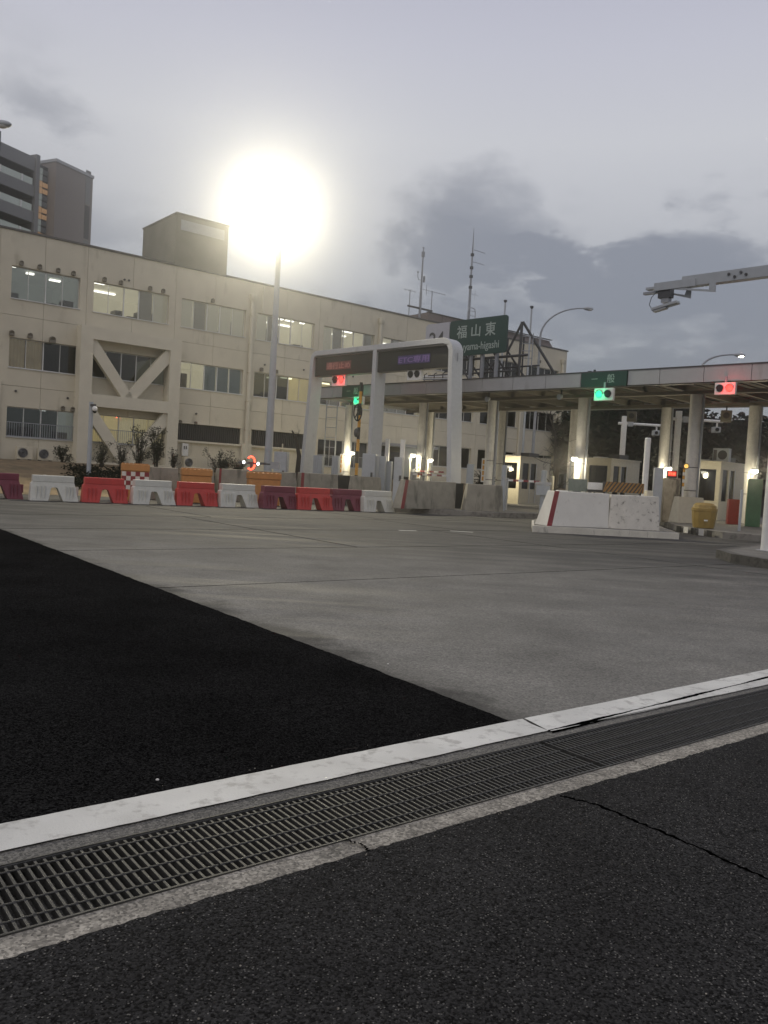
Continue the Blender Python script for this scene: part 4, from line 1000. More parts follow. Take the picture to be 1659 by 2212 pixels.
ribbon([(sm, zt - .27), (sm, .2)], WX, 'middle_leg', ga)
for x0, x1, f_, ft, words_, tw_ in ((sl + .20, sm - .16, m_redled, m_redledt, '通行止め', .46), (sm + .16, sr_ - .17, m_purled, m_purledt, 'ETC専用', .47)):
    b_ = bx('led_board', m_led, ga, x0, x1, .12, .55, 6.72, 7.80)
    L_ = x1 - x0
    c0, c1 = (x0 + L_ * .20, x0 + L_ * .63) if x0 < 0 else (x0 + L_ * .30, x0 + L_ * .75)
    bx('led_field', f_, b_, c0, c1, .105, .117, 7.02, 7.44)
    text('lettering', words_, .3, ft, b_, c0 + .06, .098, 7.06, .002, w_to=c1 - c0 - .12, h_to=.34, bold=.004)
    bx('hood', m_dark, b_, x0, x1, .0, .119, 7.74, 7.80)
bx('mark', m_grey, rt, sr_ + .168, sr_ + .176, .3, .36, 7.0, 7.4)

# place name sign and exit number on a steel frame standing on the canopy roof
SO = 1.0
sg = thing('place_name_sign', 'large green road sign with white Japanese place name above the canopy', 'road sign', Cw(0, SO), CA)
s_l, z_ = cs(973, 694, SO); s_r, _z = cs(1097.5, 680.5, SO)
zt_, zb_ = 9.72, 7.88; rr = .14
pts = []
for cx_, cz_, a0 in ((s_r - rr, zt_ - rr, 0), (s_l + rr, zt_ - rr, 90), (s_l + rr, zb_ + rr, 180), (s_r - rr, zb_ + rr, 270)):
    for k in range(5): pts.append((cx_ + rr * math.cos(R(a0 + k * 22.5)), cz_ + rr * math.sin(R(a0 + k * 22.5))))
MB().plate(list(reversed(pts)), 0, .08).build('panel', m_green, sg)
W_ = s_r - s_l
text('lettering', '福', .6, m_signw, sg, s_l + W_ * .135, -.012, 8.78, w_to=.66, h_to=.66, bold=.006); text('lettering', '山', .6, m_signw, sg, s_l + W_ * .395, -.012, 8.80, w_to=.58, h_to=.62, bold=.006); text('lettering', '東', .6, m_signw, sg, s_l + W_ * .635, -.012, 8.78, w_to=.66, h_to=.68, bold=.006)
text('lettering', 'Fukuyama-higashi', .3, m_signw, sg, s_l + W_ * .06, -.012, 8.02, w_to=W_ * .82, h_to=.50, bold=.002)
sn = thing('exit_number_sign', 'pale grey exit number board left of the green sign', 'road sign', Cw(0, SO), CA)
m_num = mat('number_plate', (.42, .42, .46), .5, var=.04)
s_n, _z = cs(921, 700, SO)
pts = [(s_l - .04, 9.70), (s_n + .12, 9.70), (s_n, 9.58), (s_n, 8.2), (s_l - .04, 8.2)]
MB().plate(pts, .0, .08).build('panel', m_num, sn); text('lettering', '24', .8, m_dark, sn, s_n + .28, -.012, 8.45, w_to=1.05, h_to=.80, bold=.008)
fr = thing('sign_frame', 'dark steel lattice frame holding the signs on the canopy roof', 'sign frame', Cw(0, SO), CA)
def member(nm, a_, b_, r=.05, m=m_dark): MB().tube([a_, b_], r, 6).build(nm, m, fr)
for x in (s_l + .25, s_l + 1.35, s_l + 2.1, s_l + 3.0):
    bx('post', m_grey, fr, x, x + .14, .10, .24, ZT + .055, 9.4)
for x in (s_l + .9, s_l + 2.6, s_l + 3.6): member('upright', (x, 1.6, ZB + .42), (x, 1.6, 8.9), .05)
for x in (s_l + .3, s_l + 1.4, s_l + 2.15, s_l + 3.05):
    member('brace', (x + .07, .26, 8.6), (x + 1.0, 1.9, ZB + .45), .05)
member('rail', (s_n + .1, .3, 7.72), (s_r + 1.1, .3, 7.72), .07); member('rail', (s_n + .1, .3, 7.0), (s_r + .5, .3, 7.0), .05); member('rail', (s_n + .1, 1.6, 7.4), (s_r + .9, 1.6, 7.4), .045)
member('upright', (s_r + .65, .3, ZT + .06), (s_r + .65, .3, 9.35), .075); member('brace', (s_r + .7, .3, 9.35), (s_r + 2.2, 1.5, ZT + .06), .07); member('brace', (s_r - .1, .3, 8.0), (s_r + .65, .3, 9.3), .06)
member('brace', (s_l + .4, .3, 7.7), (s_l + 1.3, .3, 6.6), .04); member('brace', (s_l + 2.0, .3, 6.7), (s_l + 3.0, .3, 7.6), .04)
for k in range(4): member('rung', (s_r + .7, .32, 7.6 + k * .35), (s_r + 1.15, .6, 7.6 + k * .35), .02, m_grey)
member('upright', (s_r + 1.15, .6, 7.2), (s_r + 1.15, .6, 8.8), .025, m_grey)
# work lights and cabling on the roof behind the gantry
wl_ = thing('roof_conduit', 'pale pipes and cables lying on the canopy roof behind the gantry', 'conduit', Cw(0, .6), CA)
s_a, _z = cs(912, 802, .6); s_b, _z = cs(968, 806, .6)
for k, (dz, dy) in enumerate(((.0, 0), (.16, .3), (.28, .7))): MB().tube([(s_a - .2 * k, dy, ZT + .25 + dz), (s_b + .2, dy, ZT + .18 + dz)], .045, 6).build('pipe', m_white if k else m_lgrey, wl_)
for x in (s_a + .1, s_a + .8, s_a + 1.4): MB().tube([(x, .1, ZT + .055), (x, .1, ZT + .5), (x + .15, .1, ZT + .55)], .03, 6).build('clip', m_dark, wl_)

# ---------------------------------------------------------------- toll booths
def booth(px, py, Y, lb, ac=False):
    c = D(px, py, Y); FW, SL, H = 1.55, 3.2, 2.9
    r_ = thing('toll_booth', lb, 'toll booth', (c.x, c.y, .21), CA, 'cream toll booths under the canopy')
    # local: near corner at origin; front face runs to -x, side face runs to +y
    b = MB()
    b.box(-FW, 0, 0, SL, 0, .95); b.box(-FW, 0, 0, SL, 2.55, H - .0)
    for x0, x1, y0, y1 in ((-FW, -FW + .16, 0, .12), (-.22, 0, 0, .16), (-.12, 0, .16, .3), (-.12, 0, .95, 1.1), (-.10, 0, 1.72, SL), (-FW, -FW + .12, SL - .2, SL)): b.box(x0, x1, y0, y1, .95, 2.55)
    b.build('shell', m_cream, r_)
    bx('window', m_glassd, r_, -FW + .16, -.22, .05, .06, .953, 2.547)
    bx('window', m_glassd, r_, -.06, -.05, .3, .95, .953, 2.547); bx('door_window', m_glassd, r_, -.06, -.05, 1.1, 1.72, .953, 2.547)
    bx('window', m_glassd, r_, -FW + .03, -FW + .04, .12, SL - .2, .953, 2.547)
    bx('door_frame', m_alum, r_, .003, .03, 1.06, 1.12, .1, 2.6); bx('door_frame', m_alum, r_, .003, .03, 1.68, 1.74, .1, 2.6)
    bx('counter', m_dark, r_, -FW + .2, -.3, .3, .8, .9, 1.3); bx('seat_back', m_core, r_, -1.0, -.5, 1.4, 1.5, .95, 1.6)
    bx('roof', m_cream, r_, -FW - .06, .06, -.06, SL + .06, H + .003, H + .07)
    bx('roof_box', m_dark, r_, -.9, -.2, 1.2, 2.2, H + .073, H + .33); bx('roof_box', m_white, r_, -FW + .2, -.9, .3, 1.3, H + .073, H + .15)
    return r_
booth(1124.5, 990, 51.0, 'cream toll booth farthest left, its side brightly lit by a lane lamp')
booth(1321, 994, 46.0, 'cream toll booth in the middle, behind the striped chevron board')
b3 = booth(1558, 1000, 41.5, 'cream toll booth at the right with red cabinet beside it')
q = D(1559, 988, 42.5); r_ = thing('air_conditioner', 'air conditioner unit standing on the right toll booth roof', 'air conditioner', (q.x, q.y, 3.19), CA)
bx('casing', m_lgrey, r_, -.42, .42, -.15, .15, 0, .68, bevel=.02); MB().tube([(.1, -.152, .34), (.1, -.17, .34)], .24, 20).build('fan_opening', m_black, r_); bx('side_grille', m_dark, r_, -.38, -.2, -.156, -.152, .08, .6)

# lane lamps with real light
def lane_lamp(px, py, Y, lb, e=60, sgn=1):
    q = D(px, py, Y)
    r_ = thing('lane_lamp', lb, 'lamp', (q.x, q.y, .2), CA, 'small bright lamps lighting the toll lanes'); h = q.z - .2
    MB().tube([(-sgn * .3, .12, 0), (-sgn * .3, .12, h - .05), (-sgn * .12, .05, h + .03)], .035, 8).build('post', m_cream, r_)
    MB().ball((0, 0, h), .17, .15, .10, 14, 8).build('bulb', m_lampglow, r_, smooth=True)
    v = MB().tube([(0, 0, h + .06), (0, 0, h + .13)], [.19, .12], 14); v.build('shade', m_white, r_)
    ld = bpy.data.lights.new('lane_light', 'POINT'); ld.energy = e * 2.6; ld.color = (1, .88, .62); ld.shadow_soft_size = .12
    lo_ = bpy.data.objects.new('lane_light', ld); COL.objects.link(lo_); lo_.parent = r_; lo_.location = (sgn * .0, -.25, h - .16)
lane_lamp(760.5, 979, 51.0, 'lane lamp beside the striped post under the gantry', 45)
lane_lamp(892.3, 984, 46.9, 'lane lamp left of the second canopy column', 45)
lane_lamp(930, 994.5, 51, 'lane lamp between the second column and the gantry right leg', 40)
lane_lamp(1081, 992, 50.6, 'lane lamp at the left corner of the first booth', 110)
lane_lamp(1241, 992, 39.5, 'lane lamp at the column left of the middle booth', 70, -1)
lane_lamp(1444, 1013, 41.4, 'lane lamp above the red number display', 45)
lane_lamp(1630, 1018, 37.5, 'lane lamp near the right picture edge above the green panel', 70)

# ---------------------------------------------------------------- cabinets, posts and other small things on the islands
def boxthing(name, cat, lb, x0, x1, y0, y1, Y, zb=0., m=None, dep=.4, rz=CA * .25, group=None, detail=None, parts=None):
    A_ = D(x0, y0, Y); B_ = D(x1, y0, Y); wd = abs(B_.x - A_.x); h = A_.z - zb
    r_ = thing(name, lb, cat, ((A_.x + B_.x) / 2, Y, zb), rz, group)
    bx('casing', m or m_lgrey, r_, -wd / 2, wd / 2, 0, dep, .0, h, bevel=.012)
    bx('door', m or m_lgrey, r_, -wd / 2 + .03, wd / 2 - .03, -.015, -.002, .08, h - .05)
    if detail == 'handle': bx('handle', m_dark, r_, wd * .2, wd * .2 + .1, -.05, -.017, h * .5, h * .5 + .25)
    if detail == 'ribs':
        k = -wd / 2 + .05
        while k < wd / 2 - .04: bx('rib', m_lgrey, r_, k, k + .04, -.06, -.017, .05, h - .02); k += .12
    return r_
GC = 'grey roadside cabinets behind the concrete blocks'
boxthing('cabinet', 'cabinet', 'wide grey cabinet left of the gantry left leg', 592, 621, 975, 1017, 42.5, group=GC, detail='handle')
boxthing('cabinet', 'cabinet', 'ribbed grey cabinet right of the gantry left leg', 677, 697, 983, 1022, 43.5, .2, group=GC, detail='ribs')
boxthing('cabinet', 'cabinet', 'ribbed grey cabinet left of the amber column board', 717, 732, 985, 1022, 43.2, .2, group=GC, detail='ribs')
boxthing('cabinet', 'cabinet', 'dark handled pale cabinet at the gantry middle leg foot', 783, 812, 979, 1028, 40.4, .2, group=GC, detail='handle')
boxthing('cabinet', 'cabinet', 'slim pale cabinet right of the middle leg', 820, 834, 985, 1030, 41.0, .2, group=GC)
boxthing('cabinet', 'cabinet', 'slim low cabinet beside a white post', 836, 846, 996, 1030, 41.5, .2, group=GC)
boxthing('cabinet', 'cabinet', 'tall narrow cabinet with dark lock before the second lane', 852, 870, 987, 1080, 38.2, .2, group=GC, detail='handle')
boxthing('cabinet', 'cabinet', 'grey cabinet below the dark feather leaved plant', 1009, 1024, 1002, 1038, 41, .2, group=GC)
boxthing('cabinet', 'cabinet', 'pale tall cabinet left of the stainless machine', 1415, 1434, 1010, 1115, 33.5, .2, m_lgrey, group=GC)
def post(px, py0, py1, Y, lb, r=.1, m=None, zb=.2, cap=True, name='post', group=None, rect=False):
    a_ = D(px, py0, Y); r_ = thing(name, lb, 'post', (a_.x, Y, zb), CA * .3, group); h = a_.z - zb
    if rect: bx('shaft', m or m_white, r_, -r, r, -r, r, 0, h)
    else: MB().tube([(0, 0, 0), (0, 0, h)], r, 14).build('shaft', m or m_white, r_, smooth=True)
    if cap: MB().tube([(0, 0, h + .002), (0, 0, h + .04)], [r * 1.1, r * .8], 12).build('cap', m or m_white, r_)
    return r_, h
post(838, 948, 0, 44, 'tall white square post left of the cabinet row', .10, rect=True, cap=False)
post(871, 949.5, 0, 43, 'tall white square post left of the second column', .11, rect=True, cap=False)
post(1400, 948, 0, 31.5, 'tall slim white post rising right of the chevron board', .11, m_white, .25)
r_, h = post(1090, 1007, 0, 37.2, 'round light grey post right of the grey concrete block', .115, m_lgrey)
MB().tube([(0, 0, h - .55), (0, 0, h - .5)], .13, 14).build('collar', m_steel, r_)
r_, h = post(1176, 1018, 0, 38.0, 'round light grey gate post with bracket left of the white block', .13, m_lgrey)
bx('bracket', m_steel, r_, -.35, .35, -.12, .12, h - .62, h - .5); bx('motor_box', m_lgrey, r_, -.3, .3, -.2, .2, h - 1.1, h - .65)
post(1192, 1030, 0, 39.5, 'short grey post with rusty top beside the gate post', .12, m_jersey)
# striped lane bars
def lane_bar(p0, p1, lb, n=7):
    d_ = p1 - p0; L_ = d_.length; r_ = thing('lane_bar', lb, 'barrier bar', (p0.x, p0.y, 0), math.atan2(d_.y, d_.x), 'red and white bars across toll lanes')
    for k in range(n): bx('segment', m_strred if k % 2 else m_white, r_, k * L_ / n + .002, (k + 1) * L_ / n - .002, -.04, .04, p0.z - .05, p0.z + .05)
    bx('support', m_grey, r_, -.15, -.01, -.1, .1, .2, p0.z + .1)
lane_bar(D(1098, 1037, 39), D(1165, 1040, 38.3), 'red and white lane bar before the first booth', 6)
lane_bar(D(893, 1024, 45), D(966, 1031, 43), 'red and white lane bar between column and gantry leg', 7)
lane_bar(D(898, 1017, 47), D(958, 1022, 46), 'farther red and white lane bar behind the gantry', 6)
# striped post with the round ring by the gantry
q = D(771, 1000, 43); r_ = thing('striped_post', 'black and yellow striped post with a large ring, under the gantry', 'post', (q.x, 43, .2), CA)
ztp = D(778, 826, 43).z - .2; k = 0; z0 = 0
while z0 < ztp - .01:
    z1 = min(ztp, z0 + .62); MB().tube([(0, 0, z0), (0, 0, z1)], .085, 10, True).build('band', m_amber if k % 2 == 0 else m_black, r_); z0 = z1; k += 1
zc = D(773, 891, 43).z - .2
rg = MB().tube([(.30 * math.cos(a2 * math.pi / 14), -.13, zc + .43 * math.sin(a2 * math.pi / 14)) for a2 in range(29)], .035, 6, False)
rg.tube([(-.2, -.13, zc - .3), (.18, -.13, zc + .33)], .03, 6); rg.tube([(0, -.13, zc - .42), (0, -.13, zc + .42)], .045, 6); rg.build('ring', m_black, r_)
MB().ball((-.05, -.1, zc - 1.05), .16, .14, .24, 10, 6).build('horn', m_dark, r_)
# ladder behind
q = D(716, 905, 52); r_ = thing('ladder', 'thin grey ladder rising behind the left gantry opening', 'ladder', (q.x, 52, 0), CA * .3)
mb = MB(); hh = D(716, 860, 52).z
mb.tube([(-.35, 0, 0), (-.35, 0, hh)], .04, 6); mb.tube([(.35, 0, 0), (.35, 0, hh)], .04, 6); mb.build('rails', m_grey, r_)
for k in range(9): MB().tube([(-.35, 0, .6 + k * .62), (.35, 0, .6 + k * .62)], .02, 5).build('rung', m_grey, r_)
# stainless machine and red number display
boxthing('ticket_machine', 'ticket machine', 'stained stainless ticket machine below the red display', 1436, 1470, 1032, 1117, 35, .2, m_stain, .6)
q = D(1452, 1023, 38); r_ = thing('number_display', 'small display with red lit characters above the stainless machine', 'display', (q.x, 38, .2), CA * .2); h = q.z - .2
bx('housing', m_dark, r_, -.22, .22, 0, .15, h - .2, h + .14); bx('face', mat('red_display', (.3, .02, .02), .5, emit=(1, .06, .04), estr=.9), r_, -.18, .18, -.01, -.002, h - .12, h + .1)
text('lettering', '料金', .2, mat('display_text', (.5, .2, .1), .5, emit=(1, .35, .15), estr=1.3), r_, -.15, -.02, h - .07, .002, w_to=.3, h_to=.13); bx('post', m_grey, r_, -.04, .04, .03, .12, 0, h - .2)
# white block, yellow drum, red cabinet, thin post, green panel near the right booth
block(at(1470, 34.5), at(1534, 35.2), .22, 1.32, m_cream, 'cream painted block right of the stainless machine', d0=.7, tl=.15, tr=.1)
q = G(1519, 1141, .22); r_ = thing('yellow_drum', 'bulging yellow plastic drum on the island by the right booth', 'drum', (q.x, q.y, .22), 0)
prof = [(.24, 0), (.37, .02), (.42, .35), (.44, .62), (.46, .64), (.46, .74), (.42, .76), (.40, .86), (.30, .93), (.1, .95)]
v = []; f = []
for (rad, z) in prof:
    for k in range(12): v.append((rad * math.cos(k * math.pi / 6 + .2), rad * math.sin(k * math.pi / 6 + .2), z))
for i in range(len(prof) - 1):
    for k in range(12): f.append((i * 12 + k, i * 12 + (k + 1) % 12, (i + 1) * 12 + (k + 1) % 12, (i + 1) * 12 + k))
f.append(tuple(range((len(prof) - 1) * 12, len(prof) * 12))); MB().add(v, f).build('body', m_yellow, r_); bx('label_plate', m_white, r_, -.16, -.03, -.46, -.43, .28, .33)
boxthing('fire_cabinet', 'fire cabinet', 'glossy red cabinet beside the right toll booth', 1576, 1602, 1078, 1124, 36.5, .22, m_firered, .4)
post(1603, 1060, 0, 30, 'thin grey post standing on the island before the red cabinet', .05, m_lgrey, .2)
boxthing('green_panel', 'panel', 'tall green panel at the right edge under the bright lamp', 1618, 1648, 1034, 1127, 35, .22, mat('green_sheet', (.06, .15, .075), .5, var=.15), .1)
# flashing light on column with star shaped bracket
q = D(1481, 1007, 35.0); r_ = thing('warning_lamp', 'round amber warning lamp with dark bracket on a striped pole', 'warning lamp', (q.x, 35.0, .2), 0); h = q.z - .2
for k in range(6): MB().tube([(-.05, 0, h - 1.0 + k * .15), (-.05, 0, h - .86 + k * .15)], .05, 8).build('band', m_amber if k % 2 else m_white, r_)
MB().tube([(-.05, 0, 0), (-.05, 0, h - 1.0)], .045, 8).build('pole', m_white, r_)
MB().tube([(0, .02, h), (0, -.07, h)], .13, 14).build('housing', m_dark, r_); MB().tube([(0, -.072, h), (0, -.09, h)], .09, 14).build('lens', glow('amber_glow', (1, .6, .12), 1.2), r_)
MB().box(-.30, -.14, 0, .05, h - .05, h + .05).box(-.24, -.16, 0, .05, h + .05, h + .22).build('bracket', m_dark, r_)
# antenna arms for the lanes
def etc_arm(pxp, pyt, Y, px0, px1, pyh, lb):
    q = D(pxp, pyt, Y); r_ = thing('camera_mast', lb, 'camera mast', (q.x, Y, .2), 0); h = q.z - .2; zh = D(pxp, pyh, Y).z - .2
    bx('post', m_white, r_, -.13, .13, -.13, .13, 0, h)
    e_ = D(px1, pyh, Y).x - q.x
    MB().tube([(-.35, 0, zh), (e_, 0, zh + .0)], .08, 10).build('arm', m_white, r_); MB().box(.2, .5, -.14, .14, zh - .15, zh + .15).build('clamp', m_steel, r_)
    MB().tube([(e_ - .3, 0, zh - .08), (e_ - .3, 0, zh - .3)], .05, 8).build('hanger', m_white, r_)
    MB().box(e_ - .5, e_ - .15, -.2, .25, zh - .6, zh - .3).build('camera', m_lgrey, r_, bevel=.03); MB().tube([(e_ - .35, -.2, zh - .45), (e_ - .35, -.23, zh - .45)], .1, 12).build('camera_lens', m_lens, r_)
etc_arm(1349.5, 899, 49, 1343, 1430, 915, 'white post and arm with hanging camera behind the middle booth')
etc_arm(1467, 888, 44, 1460, 1562, 905.5, 'white post and arm with hanging camera left of the right booth')
for px, py, Y, lb in ((1365, 897, 46, 'box shaped loudspeaker hanging under the canopy above the middle booth'), (1569, 896, 40, 'box shaped loudspeaker hanging under the canopy above the right booth')):
    q = D(px, py, Y); r_ = thing('hanging_speaker', lb, 'speaker', q, R(-20))
    MB().box(-.25, .25, -.2, .2, -.35, .2).build('case', m_beam, r_, bevel=.02); MB().tube([(0, -.203, -.05), (0, -.22, -.05)], .15, 14).build('grille', m_dark, r_); bx('hanger', m_dark, r_, -.03, .03, -.03, .03, .2, max(.25, 5.85 - q.z))
for px, py, Y, lb in ((855, 902, 49, 'left'), ):
    pass
# small round floodlights under the canopy front edge
for px, py, lb in ((1055, 872, 'small round floodlight under the canopy left of the first booth'), (1211, 870, 'small round floodlight under the canopy left of the right green panel'), (1054 - 0 - 20 - 5 - 30, 0, None)):
    if lb:
        s_, z_ = cs(px, py, .9); q = Cw(s_, .9, 5.62)
        r_ = thing('eave_floodlight', lb, 'floodlight', q, CA); MB().tube([(0, .05, 0), (0, -.16, -.05)], [.08, .13], 14).build('head', m_lgrey, r_); bx('bracket', m_dark, r_, -.03, .03, 0, .06, .06, .30)

# ---------------------------------------------------------------- lamps on masts and poles
def cobra(px_b, px_t, py_t, px_h, py_h, Y, lb, lit, zb=0.):
    t_ = D(px_t, py_t, Y); hd = D(px_h, py_h, Y)
    r_ = thing('street_lamp', lb, 'street lamp', (t_.x, Y, zb), 0, 'curved arm street lamps beyond the canopy')
    dx = hd.x - t_.x; dz = hd.z - t_.z; h = t_.z - zb
    pts = [(0, 0, 0), (0, 0, h)]; rad = [.12, .075]
    for k in range(1, 11):
        a2 = k / 10 * math.pi / 2; pts.append((dx * .88 * (1 - math.cos(a2)) , 0, h + dz * math.sin(a2))); rad.append(.07 - .003 * k)
    MB().tube(pts, rad, 10).build('pole', m_grey, r_, smooth=True)
    MB().ball((dx * .97, 0, h + dz + .0), .36, .18, .13, 14, 8).build('lamp_head', m_lgrey, r_, smooth=True)
    MB().ball((dx * 1.0, -.02, h + dz - .07), .2, .13, .09, 12, 6).build('diffuser', m_lampglow if lit else m_white, r_, smooth=True)
cobra(1143, 1167, 728, 1274, 667, 58, 'unlit street lamp curving over from the office end', False)
cobra(1500, 1516, 795, 1600, 767, 52, 'lit street lamp peeking over the canopy roof', True)
cobra(-40, -62, 300, 6, 268, 30, 'street lamp head at the left picture edge', False)
for px0, py0, Y, lb in ((1149, 661, 56, 'tall bare flagpole left of the curved street lamp'), (1092, 648, 60, 'bare flagpole rising behind the green sign')):
    t_ = D(px0, py0, Y); r_ = thing('flagpole', lb, 'flagpole', (t_.x, Y, 0), 0, 'bare flagpoles in front of the office')
    MB().tube([(0, 0, 0), (0, 0, t_.z - .2)], [.09, .055], 10).build('pole', m_lgrey, r_, smooth=True); MB().tube([(0, 0, t_.z - .2), (0, 0, t_.z - .05), (0, 0, t_.z)], [.06, .14, .1], 8).build('truck', m_dark, r_)

# the blazing floodlight mast
FY = 45.5
fb = D(579, 1000, FY); ft = D(603, 500, FY)
fm = thing('floodlight_mast', 'tall grey pole with a blazing warm white floodlight head', 'floodlight', (fb.x, FY, 0), 0)
lc = D(588, 462, FY); HZ = lc.z
MB().tube([(0, 0, 0), (0, 0, 6), (0, 0, HZ - .8)], [.24, .19, .12], 16).build('pole', m_lgrey, fm, smooth=True)
MB().box(-1.2, .35, -.08, .08, HZ - .85, HZ - .70).build('cross_arm', m_grey, fm)
m_flood = glow('floodlight_glass', (1, .94, .72), 60)
for k, x in enumerate((-.95, -.45, .05)):
    T = Matrix.Translation((x, -.12, HZ - .35)) @ Matrix.Rotation(R(-28), 4, 'X')
    hd = MB().box(-.22, .22, -.0, .30, -.2, .2, T).build('lamp_head', m_grey, fm)
    MB().box(-.2, .2, -.03, -.004, -.18, .18, T).build('lamp_glass', m_flood, hd)
LAMP_W = 16500
ld = bpy.data.lights.new('floodlight', 'SPOT'); ld.spot_size = R(112); ld.spot_blend = .35; ld.energy = LAMP_W; ld.color = (1, .91, .66); ld.shadow_soft_size = .45
lo_ = bpy.data.objects.new('floodlight', ld); COL.objects.link(lo_); lo_.parent = fm; lo_.location = (-.45, -.6, HZ - .2); lo_.rotation_euler = (R(-76), 0, R(5))

# security camera pole in front of the building
q = D(192, 1008, 38); t_ = D(195, 868, 38)
r_ = thing('camera_pole', 'grey pole with white dome camera in front of the braced bay', 'camera pole', (q.x, 38, lawn_h((q - BQ).dot(bd), (Vector((q.x, 38, 0)) - BQ).dot(bn)) - .05), 0); z0 = r_.location.z
MB().tube([(0, 0, 0), (0, 0, t_.z - z0)], .10, 12).build('pole', m_lgrey, r_, smooth=True)
MB().ball((.2, -.1, t_.z - z0 - .32), .12, .12, .14, 12, 8).build('dome', m_white, r_, smooth=True); MB().ball((.2, -.1, t_.z - z0 - .42), .09, .09, .10, 12, 8).build('dome_glass', m_lens, r_, smooth=True)
MB().box(0, .25, -.14, -.06, t_.z - z0 - .2, t_.z - z0 - .1).build('bracket', m_dark, r_)
# revolving warning lamp: red ring of LEDs with two white lamps
q = D(543, 1000, 38.5); r_ = thing('led_ring_lamp', 'glowing red ring lamp flanked by two white lights', 'warning lamp', (q.x, 38.5, 0), 0); z0 = q.z
for a0, a1 in ((20, 150), (205, 345)):
    pass
m_ring = glow('red_ring', (1, .05, .02), 6); m_dot = glow('white_dot', (1, 1, .97), 5)
ar = lambda a0, a1: [(.18 * math.cos(R(a)), -.12, z0 + .27 * math.sin(R(a))) for a in range(a0, a1 + 1, 8)]
MB().tube([(p_[0], p_[1], p_[2] + .02) for p_ in ar(0, 140)], .038, 8).build('ring_segment', m_ring, r_); MB().tube([(p_[0], p_[1], p_[2] - .03) for p_ in ar(-130, -5)], .038, 8).build('ring_segment', m_ring, r_)
for x_, z_ in ((-.34, .02), (.33, -.02)): MB().ball((x_, -.1, z0 + z_), .065, .05, .075, 10, 6).build('white_lamp', m_dot, r_)
MB().box(-.6, .7, -.06, .06, z0 - .06, z0 + .05).build('bar', m_dark, r_); MB().box(-.05, .05, -.04, .04, 0, z0 - .06).build('post', m_dark, r_); MB().box(.9, 1.3, -.1, .2, z0 - .22, z0 + .1).build('control_box', m_grey, r_); MB().box(.7, .9, -.03, .03, z0 - .05, z0 + .02).build('link_arm', m_dark, r_)

# overhead arm at the right: near pole with camera arm
pq = G(1652, 1190, .2) + Vector((.12, .0, 0)); 
oa = thing('camera_gantry', 'white near pole with a long square overhead arm holding a camera', 'camera gantry', (pq.x, pq.y, .2), CA)
MB().tube([(0, 0, 0), (0, 0, .02)], .32, 16).build('base_plate', m_steel, oa)
ZA = 7.21 - .2
MB().tube([(0, 0, .02), (0, 0, ZA + .5)], [.21, .17], 18).build('pole', m_white, oa, smooth=True)
bx('arm', m_lgrey, oa, -3.3, -.16, -.12, .12, ZA - .14, ZA + .14, bevel=.01)
bx('arm', m_lgrey, oa, -4.05, -2.9, -.16, -.125, ZA - .16, ZA + .05, bevel=.005)
tb_ = MB(); tb_.plate([(-3.9, ZA - .12), (-2.1, ZA - .55), (-2.1, ZA - .17), (-2.3, ZA - .17), (-2.3, ZA - .42), (-3.2, ZA - .20), (-3.9, ZA - .02)], -.17, -.13).build('bracket', m_lgrey, oa)
MB().plate([(-3.9, ZA - .22), (-3.0, ZA - .60), (-3.0, ZA - .22), (-3.15, ZA - .22), (-3.2, ZA - .42), (-3.6, ZA - .28)], .15, .19).build('bracket', m_lgrey, oa)
bx('tip_plate', m_lgrey, oa, -4.4, -3.5, -.10, .14, ZA - .08, ZA + .02); bx('tip_plate', m_grey, oa, -4.5, -3.9, -.06, .10, ZA - .26, ZA - .16)
bx('pan_head', m_dark, oa, -3.95, -3.55, -.14, .14, ZA - .52, ZA - .10); bx('pan_head', m_grey, oa, -3.85, -3.6, -.11, .11, ZA - .72, ZA - .52)
T = Matrix.Translation((-3.75, 0, ZA - .86)) @ Matrix.Rotation(R(-14), 4, 'Y')
cmr = MB().box(-.42, .45, -.14, .14, -.05, .06, T).build('camera_body', m_lgrey, oa, bevel=.01); MB().box(-.40, .05, -.10, .10, -.12, -.053, T).build('camera_base', m_steel, cmr)
MB().ball((-4.16, -.02, ZA - .90), .03).build('status_light', glow('green_dot', (.1, 1, .4), 2), oa)
MB().tube([(-4.0, -.1, ZA - .2), (-4.18, -.1, ZA - .45), (-4.24, -.1, ZA - .75), (-4.18, -.05, ZA - .9)], .012, 5).build('cable', m_dark, oa)
for k, (x, z) in enumerate(((-2.05, .03), (-1.9, -.05), (-1.75, .04), (-1.62, -.03))): MB().tube([(x, -.123, ZA + z), (x, -.16, ZA + z)], .035, 8).build('bolt', m_dark, oa)

for o_ in list(oa.children):
    nm_ = o_.name.split('.')[0]
    if nm_ in ('pan_head', 'camera_body', 'status_light', 'cable', 'tip_plate', 'bracket'):
        k_ = Vector((.85, .8, .62)); pv_ = Vector((-3.9, 0, ZA - .08)); o_.scale = k_; o_.location = Vector((pv_.x * (1 - k_.x), 0, pv_.z * (1 - k_.z)))
    if nm_ not in ('pole', 'base_plate'): o_.location.x += .60; o_.location.z -= .22

